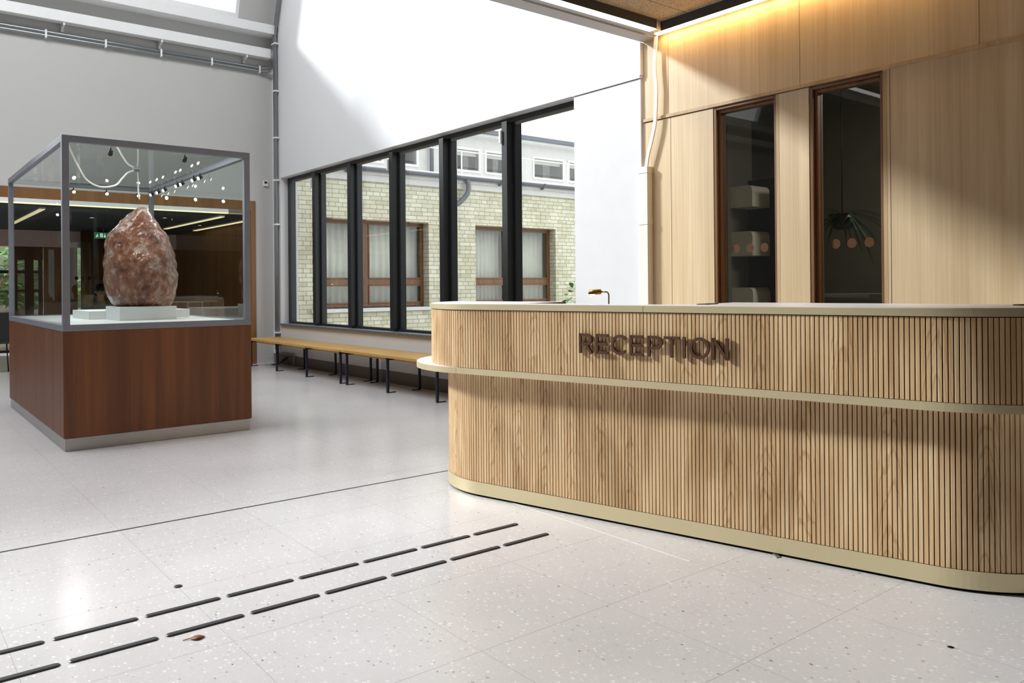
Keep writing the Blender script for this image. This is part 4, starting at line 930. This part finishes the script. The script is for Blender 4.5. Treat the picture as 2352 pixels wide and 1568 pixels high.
# outside beyond the cafe
struct(B().box(-9, 9, 18.2, 40, -0.3, -0.15).build('floor_yard', 'paving', loc=(0, 20, -0.2)))
def foliage(name, label, c, r, n, size, mat, seed, cat='bush', stem=True, sc=(1, 1, 1)):
    t = thing(name, label, cat, (c[0], c[1], c[2])); rr = random.Random(seed); b = B()
    for k in range(n):
        while True:
            q = Vector((rr.uniform(-1, 1), rr.uniform(-1, 1), rr.uniform(-0.2, 1)))
            if q.length < 1: break
        p = (c[0]+q.x*r*sc[0], c[1]+q.y*r*sc[1], c[2]+0.12+(q.z+0.2)*r*sc[2])
        a = rr.uniform(0, 6.28); b.leafblade(p, (math.cos(a), math.sin(a), rr.uniform(-0.3, 0.6)), (0, 0, 1), size*rr.uniform(0.7, 1.3), size*0.24, 0.3, 4)
    o = b.build('foliage', mat, t)
    if stem:
        b = B()
        for k in range(7): a = k*0.9; b.tube([(c[0], c[1], c[2]), (c[0]+0.5*r*math.cos(a)*sc[0], c[1]+0.5*r*math.sin(a)*sc[1], c[2]+r*0.9*sc[2])], [0.018, 0.006], 6)
        b.build('stems', 'dark_oak', t)
    return t
def mat_bank():
    m, nt, p = new_mat('planted_bank'); v = mapping(nt); n1 = noise_tex(nt, v, 1.6, 4, 0.6); n2 = noise_tex(nt, v, 9, 4, 0.7)
    c = mix(nt, 0.5, ramp(nt, n1, [(0.4, lin((52, 70, 40))), (0.55, lin((84, 104, 58))), (0.65, lin((120, 112, 100)))]), ramp(nt, n2, [(0.35, lin((34, 46, 28))), (0.6, lin((110, 124, 84)))]))
    nt.links.new(c, p.inputs['Base Color']); p.inputs['Roughness'].default_value = 0.95; bump(nt, p, n2, 0.8, 0.1); return m
M['bank'] = mat_bank()
b = B(); b.hexa([(-12, 20.8, -0.3), (12, 20.8, -0.3), (12, 30, -0.3), (-12, 30, -0.3), (-12, 21.4, 1.2), (12, 21.4, 1.2), (12, 30, 6.5), (-12, 30, 6.5)])
struct(b.build('floor_bank', M['bank'], loc=(0, 24, 0)))
foliage('yard_bush', 'sunlit green bush outside the far cafe glazing at the left edge', (2.0, 21.5, 0.75), 1.5, 900, 0.20, 'leaf', 3, stem=True, sc=(1.4, 0.6, 1))
t = thing('stone_bank', 'pale rubble bank under the green bush beyond the cafe glazing', 'stones', (1.6, 20.6, -0.15)); b = B(); rr = random.Random(9)
for k in range(70): b.ball((rr.uniform(-1, 4.5), rr.uniform(20.2, 21.2), rr.uniform(-0.1, 0.75)), rr.uniform(0.10, 0.22), 8, (1.2, 1, 0.75))
o = b.build('stones', 'stone_grey', t); o['kind'] = 'stuff'

# ------------------------------------------------------------------ yellow brick wing outside the black window
YF = 12.45
wing = thing('brick_building', 'yellow brick wing with brown windows seen through the black window', 'building', (9.0, 13.5, -0.15))
WA = (5.75, 8.03, 0.80, 2.385); WB = (9.10, 11.18, 0.80, 2.385)
b = B(); top = 3.05
b.box(5.31, WA[0], YF, YF+0.3, -0.15, top); b.box(WA[1], WB[0], YF, YF+0.3, -0.15, top); b.box(WB[1], 17, YF, YF+0.3, -0.15, top)
for w in (WA, WB): b.box(w[0], w[1], YF, YF+0.3, -0.15, w[2]); b.box(w[0], w[1], YF, YF+0.3, w[3], top)
b.build('brick_wall', 'brick', wing)
def brown_window(w, xm):
    x0, x1, z0, z1 = w; y = YF+0.19; p = 0.055
    f = B(); f.box(x0, x0+p, y, y+0.08, z0+0.05, z1); f.box(x1-p, x1, y, y+0.08, z0+0.05, z1); f.box(x0+p, x1-p, y, y+0.08, z1-p, z1); f.box(x0+p, x1-p, y, y+0.08, z0+0.05, z0+0.05+p)
    f.box(xm-0.045, xm+0.045, y, y+0.08, z0+0.05+p, z1-p)
    for a, c in ((x0+p, xm-0.045), (xm+0.045, x1-p)): f.box(a, c, y, y+0.08, 1.235, 1.345)
    fo = f.build('window', 'brown_frame', wing, bevel=0.004)
    for a, c in ((x0+p, xm-0.045), (xm+0.045, x1-p)):
        for zz0, zz1 in ((z0+0.105, 1.235), (1.345, z1-p)):
            s = B(); q = 0.022
            s.box(a, a+q, y-0.012, y+0.05, zz0, zz1); s.box(c-q, c, y-0.012, y+0.05, zz0, zz1); s.box(a+q, c-q, y-0.012, y+0.05, zz1-q, zz1); s.box(a+q, c-q, y-0.012, y+0.05, zz0, zz0+q)
            s.build('sash', 'brown_frame', fo)
            B().box(a+q, c-q, y+0.02, y+0.028, zz0+q, zz1-q).build('pane', 'outer_glass', fo)
        cb = B(); n = 26; i0 = 0
        for k in range(n+1):
            xx = a+(c-a)*k/n; yy = y+0.20+0.02*math.sin(k*1.9); cb.v += [(xx, yy, z0), (xx, yy, z1)]
        for k in range(n): cb.sm.add(len(cb.f)); cb.f.append((2*k, 2*k+2, 2*k+3, 2*k+1))
        if True: cb.build('plain_sheet', 'plain_sheet', fo, solid=0.004)  # pale sheet added behind the panes, stands in for their bright reflection
    B().box(x0-0.06, x1+0.02, YF-0.07, YF+0.19, z0-0.03, z0+0.03).build('stone_sill', 'render_grey', wing)
brown_window(WA, 6.83); brown_window(WB, 9.99)
B().box(5.31, 17, YF+1.2, YF+1.3, -0.15, 3.0).build('inner_wall', 'dim_wall', wing)
b = B(); b.box(5.31, 17, YF-0.05, YF+0.1, 3.05, 3.16); b.box(5.31, 17, YF-0.10, YF+0.1, 3.16, 3.20); b.build('cornice', 'render_grey', wing)
b = B(); m = 10; pr = [(YF-0.16+0.065*math.cos(a), 3.27-0.0+0.065*math.sin(a)) for a in [math.pi+k*math.pi/m for k in range(m+1)]]+[(YF-0.16+0.055*math.cos(a), 3.27+0.055*math.sin(a)) for a in [2*math.pi-k*math.pi/m for k in range(m+1)]]
b.extr([(5.31, y, z) for y, z in pr], (12, 0, 0)); gut = b.build('gutter', 'zinc', wing)
for k in range(9):
    x = 6.3+k*1.1; B().extr([(x-0.012, y, z) for y, z in [(YF-0.235, 3.28), (YF-0.16, 3.196), (YF-0.10, 3.196), (YF-0.10, 3.16), (YF-0.17, 3.16), (YF-0.25, 3.27)]], (0.03, 0, 0)).build('gutter_bracket', 'zinc', gut)
B().tube(bez([(8.80, YF-0.16, 3.22), (8.83, YF-0.16, 3.10), (8.81, YF-0.15, 2.96), (8.68, YF-0.10, 2.80), (8.54, YF-0.08, 2.70), (8.52, YF-0.08, 2.5), (8.52, YF-0.08, -0.15)], 6), 0.048, 14).build('downpipe', 'zinc', wing)
B().box(5.31, 17, YF-0.1, 18.5, 3.20, 3.26).build('flat_roof', 'render_grey', wing)
# set-back upper storey
YU = 14.5
bays = [(7.5, 8.25), (8.40, 9.1), (10.05, 10.75), (10.87, 11.62), (12.30, 13.32), (13.44, 14.6), (14.75, 15.8)]
b = B(); xs = 5.31; zb, zt = 3.75, 4.30
b.box(5.31, 17, YU, YU+0.2, 3.26, zb); b.box(5.31, 17, YU, YU+0.2, zt, 4.55)
prev = 5.31
for a, c in bays: b.box(prev, a, YU, YU+0.2, zb, zt); prev = c
b.box(prev, 17, YU, YU+0.2, zb, zt); b.build('upper_wall', 'render_grey', wing)
for a, c in bays:
    f = B(); f.box(a, a+0.05, YU-0.02, YU+0.06, zb, zt); f.box(c-0.05, c, YU-0.02, YU+0.06, zb, zt); f.box(a+0.05, c-0.05, YU-0.02, YU+0.06, zt-0.05, zt); f.box(a+0.05, c-0.05, YU-0.02, YU+0.06, zb, zb+0.05)
    fo = f.build('upper_window', 'white_paint', wing); B().box(a+0.05, c-0.05, YU+0.02, YU+0.03, zb+0.05, zt-0.05).build('pane', 'outer_glass', fo)
    B().box(a+0.05, c-0.05, YU+0.08, YU+0.09, zt-0.17, zt-0.05).build('blind', 'plain_sheet', fo); B().box(a+0.05+(c-a)*0.35, a+(c-a)*0.62, YU+0.10, YU+0.13, zb+0.05, zt-0.17).build('plain_sheet', 'stone_grey', fo)
B().box(5.31, 17, YU+1.0, YU+1.1, 3.26, 4.55).build('upper_inner_wall', 'render_grey', wing)
b = B(); b.box(5.31, 17, YU-0.25, YU+3, 4.55, 4.60); b.build('eaves_board', 'white_paint', wing)
b = B(); b.box(5.31, 17, YU-0.34, YU+3, 4.60, 4.69); b.build('upper_roof', 'zinc', wing)
rl = B(); 
for z in (3.42, 3.52, 4.02): rl.tube([(7.0, 13.6, z), (17, 13.6, z)], 0.016, 8)
for x in (8.1, 9.6, 11.1, 12.6, 14.1, 15.6): rl.tube([(x, 13.6, 3.26), (x, 13.6, 4.03)], 0.016, 8)
rl.build('roof_railing', 'white_paint', wing)
B().tube([(9.55, YU-0.10, 4.55), (9.45, YU-0.10, 4.42), (9.38, YU-0.10, 4.25), (9.38, YU-0.10, 3.27)], 0.045, 12).build('upper_downpipe', 'zinc', wing)
struct(B().box(5.31, 25, 4.0, YF, -0.3, -0.15).build('floor_courtyard', 'paving', loc=(10, 8, -0.2)))
foliage('courtyard_shrub', 'green leafy shrub outside the window just above the reception counter', (6.55, 6.95, -0.15), 0.62, 420, 0.12, 'leaf', 5, sc=(0.8, 0.8, 1.72))
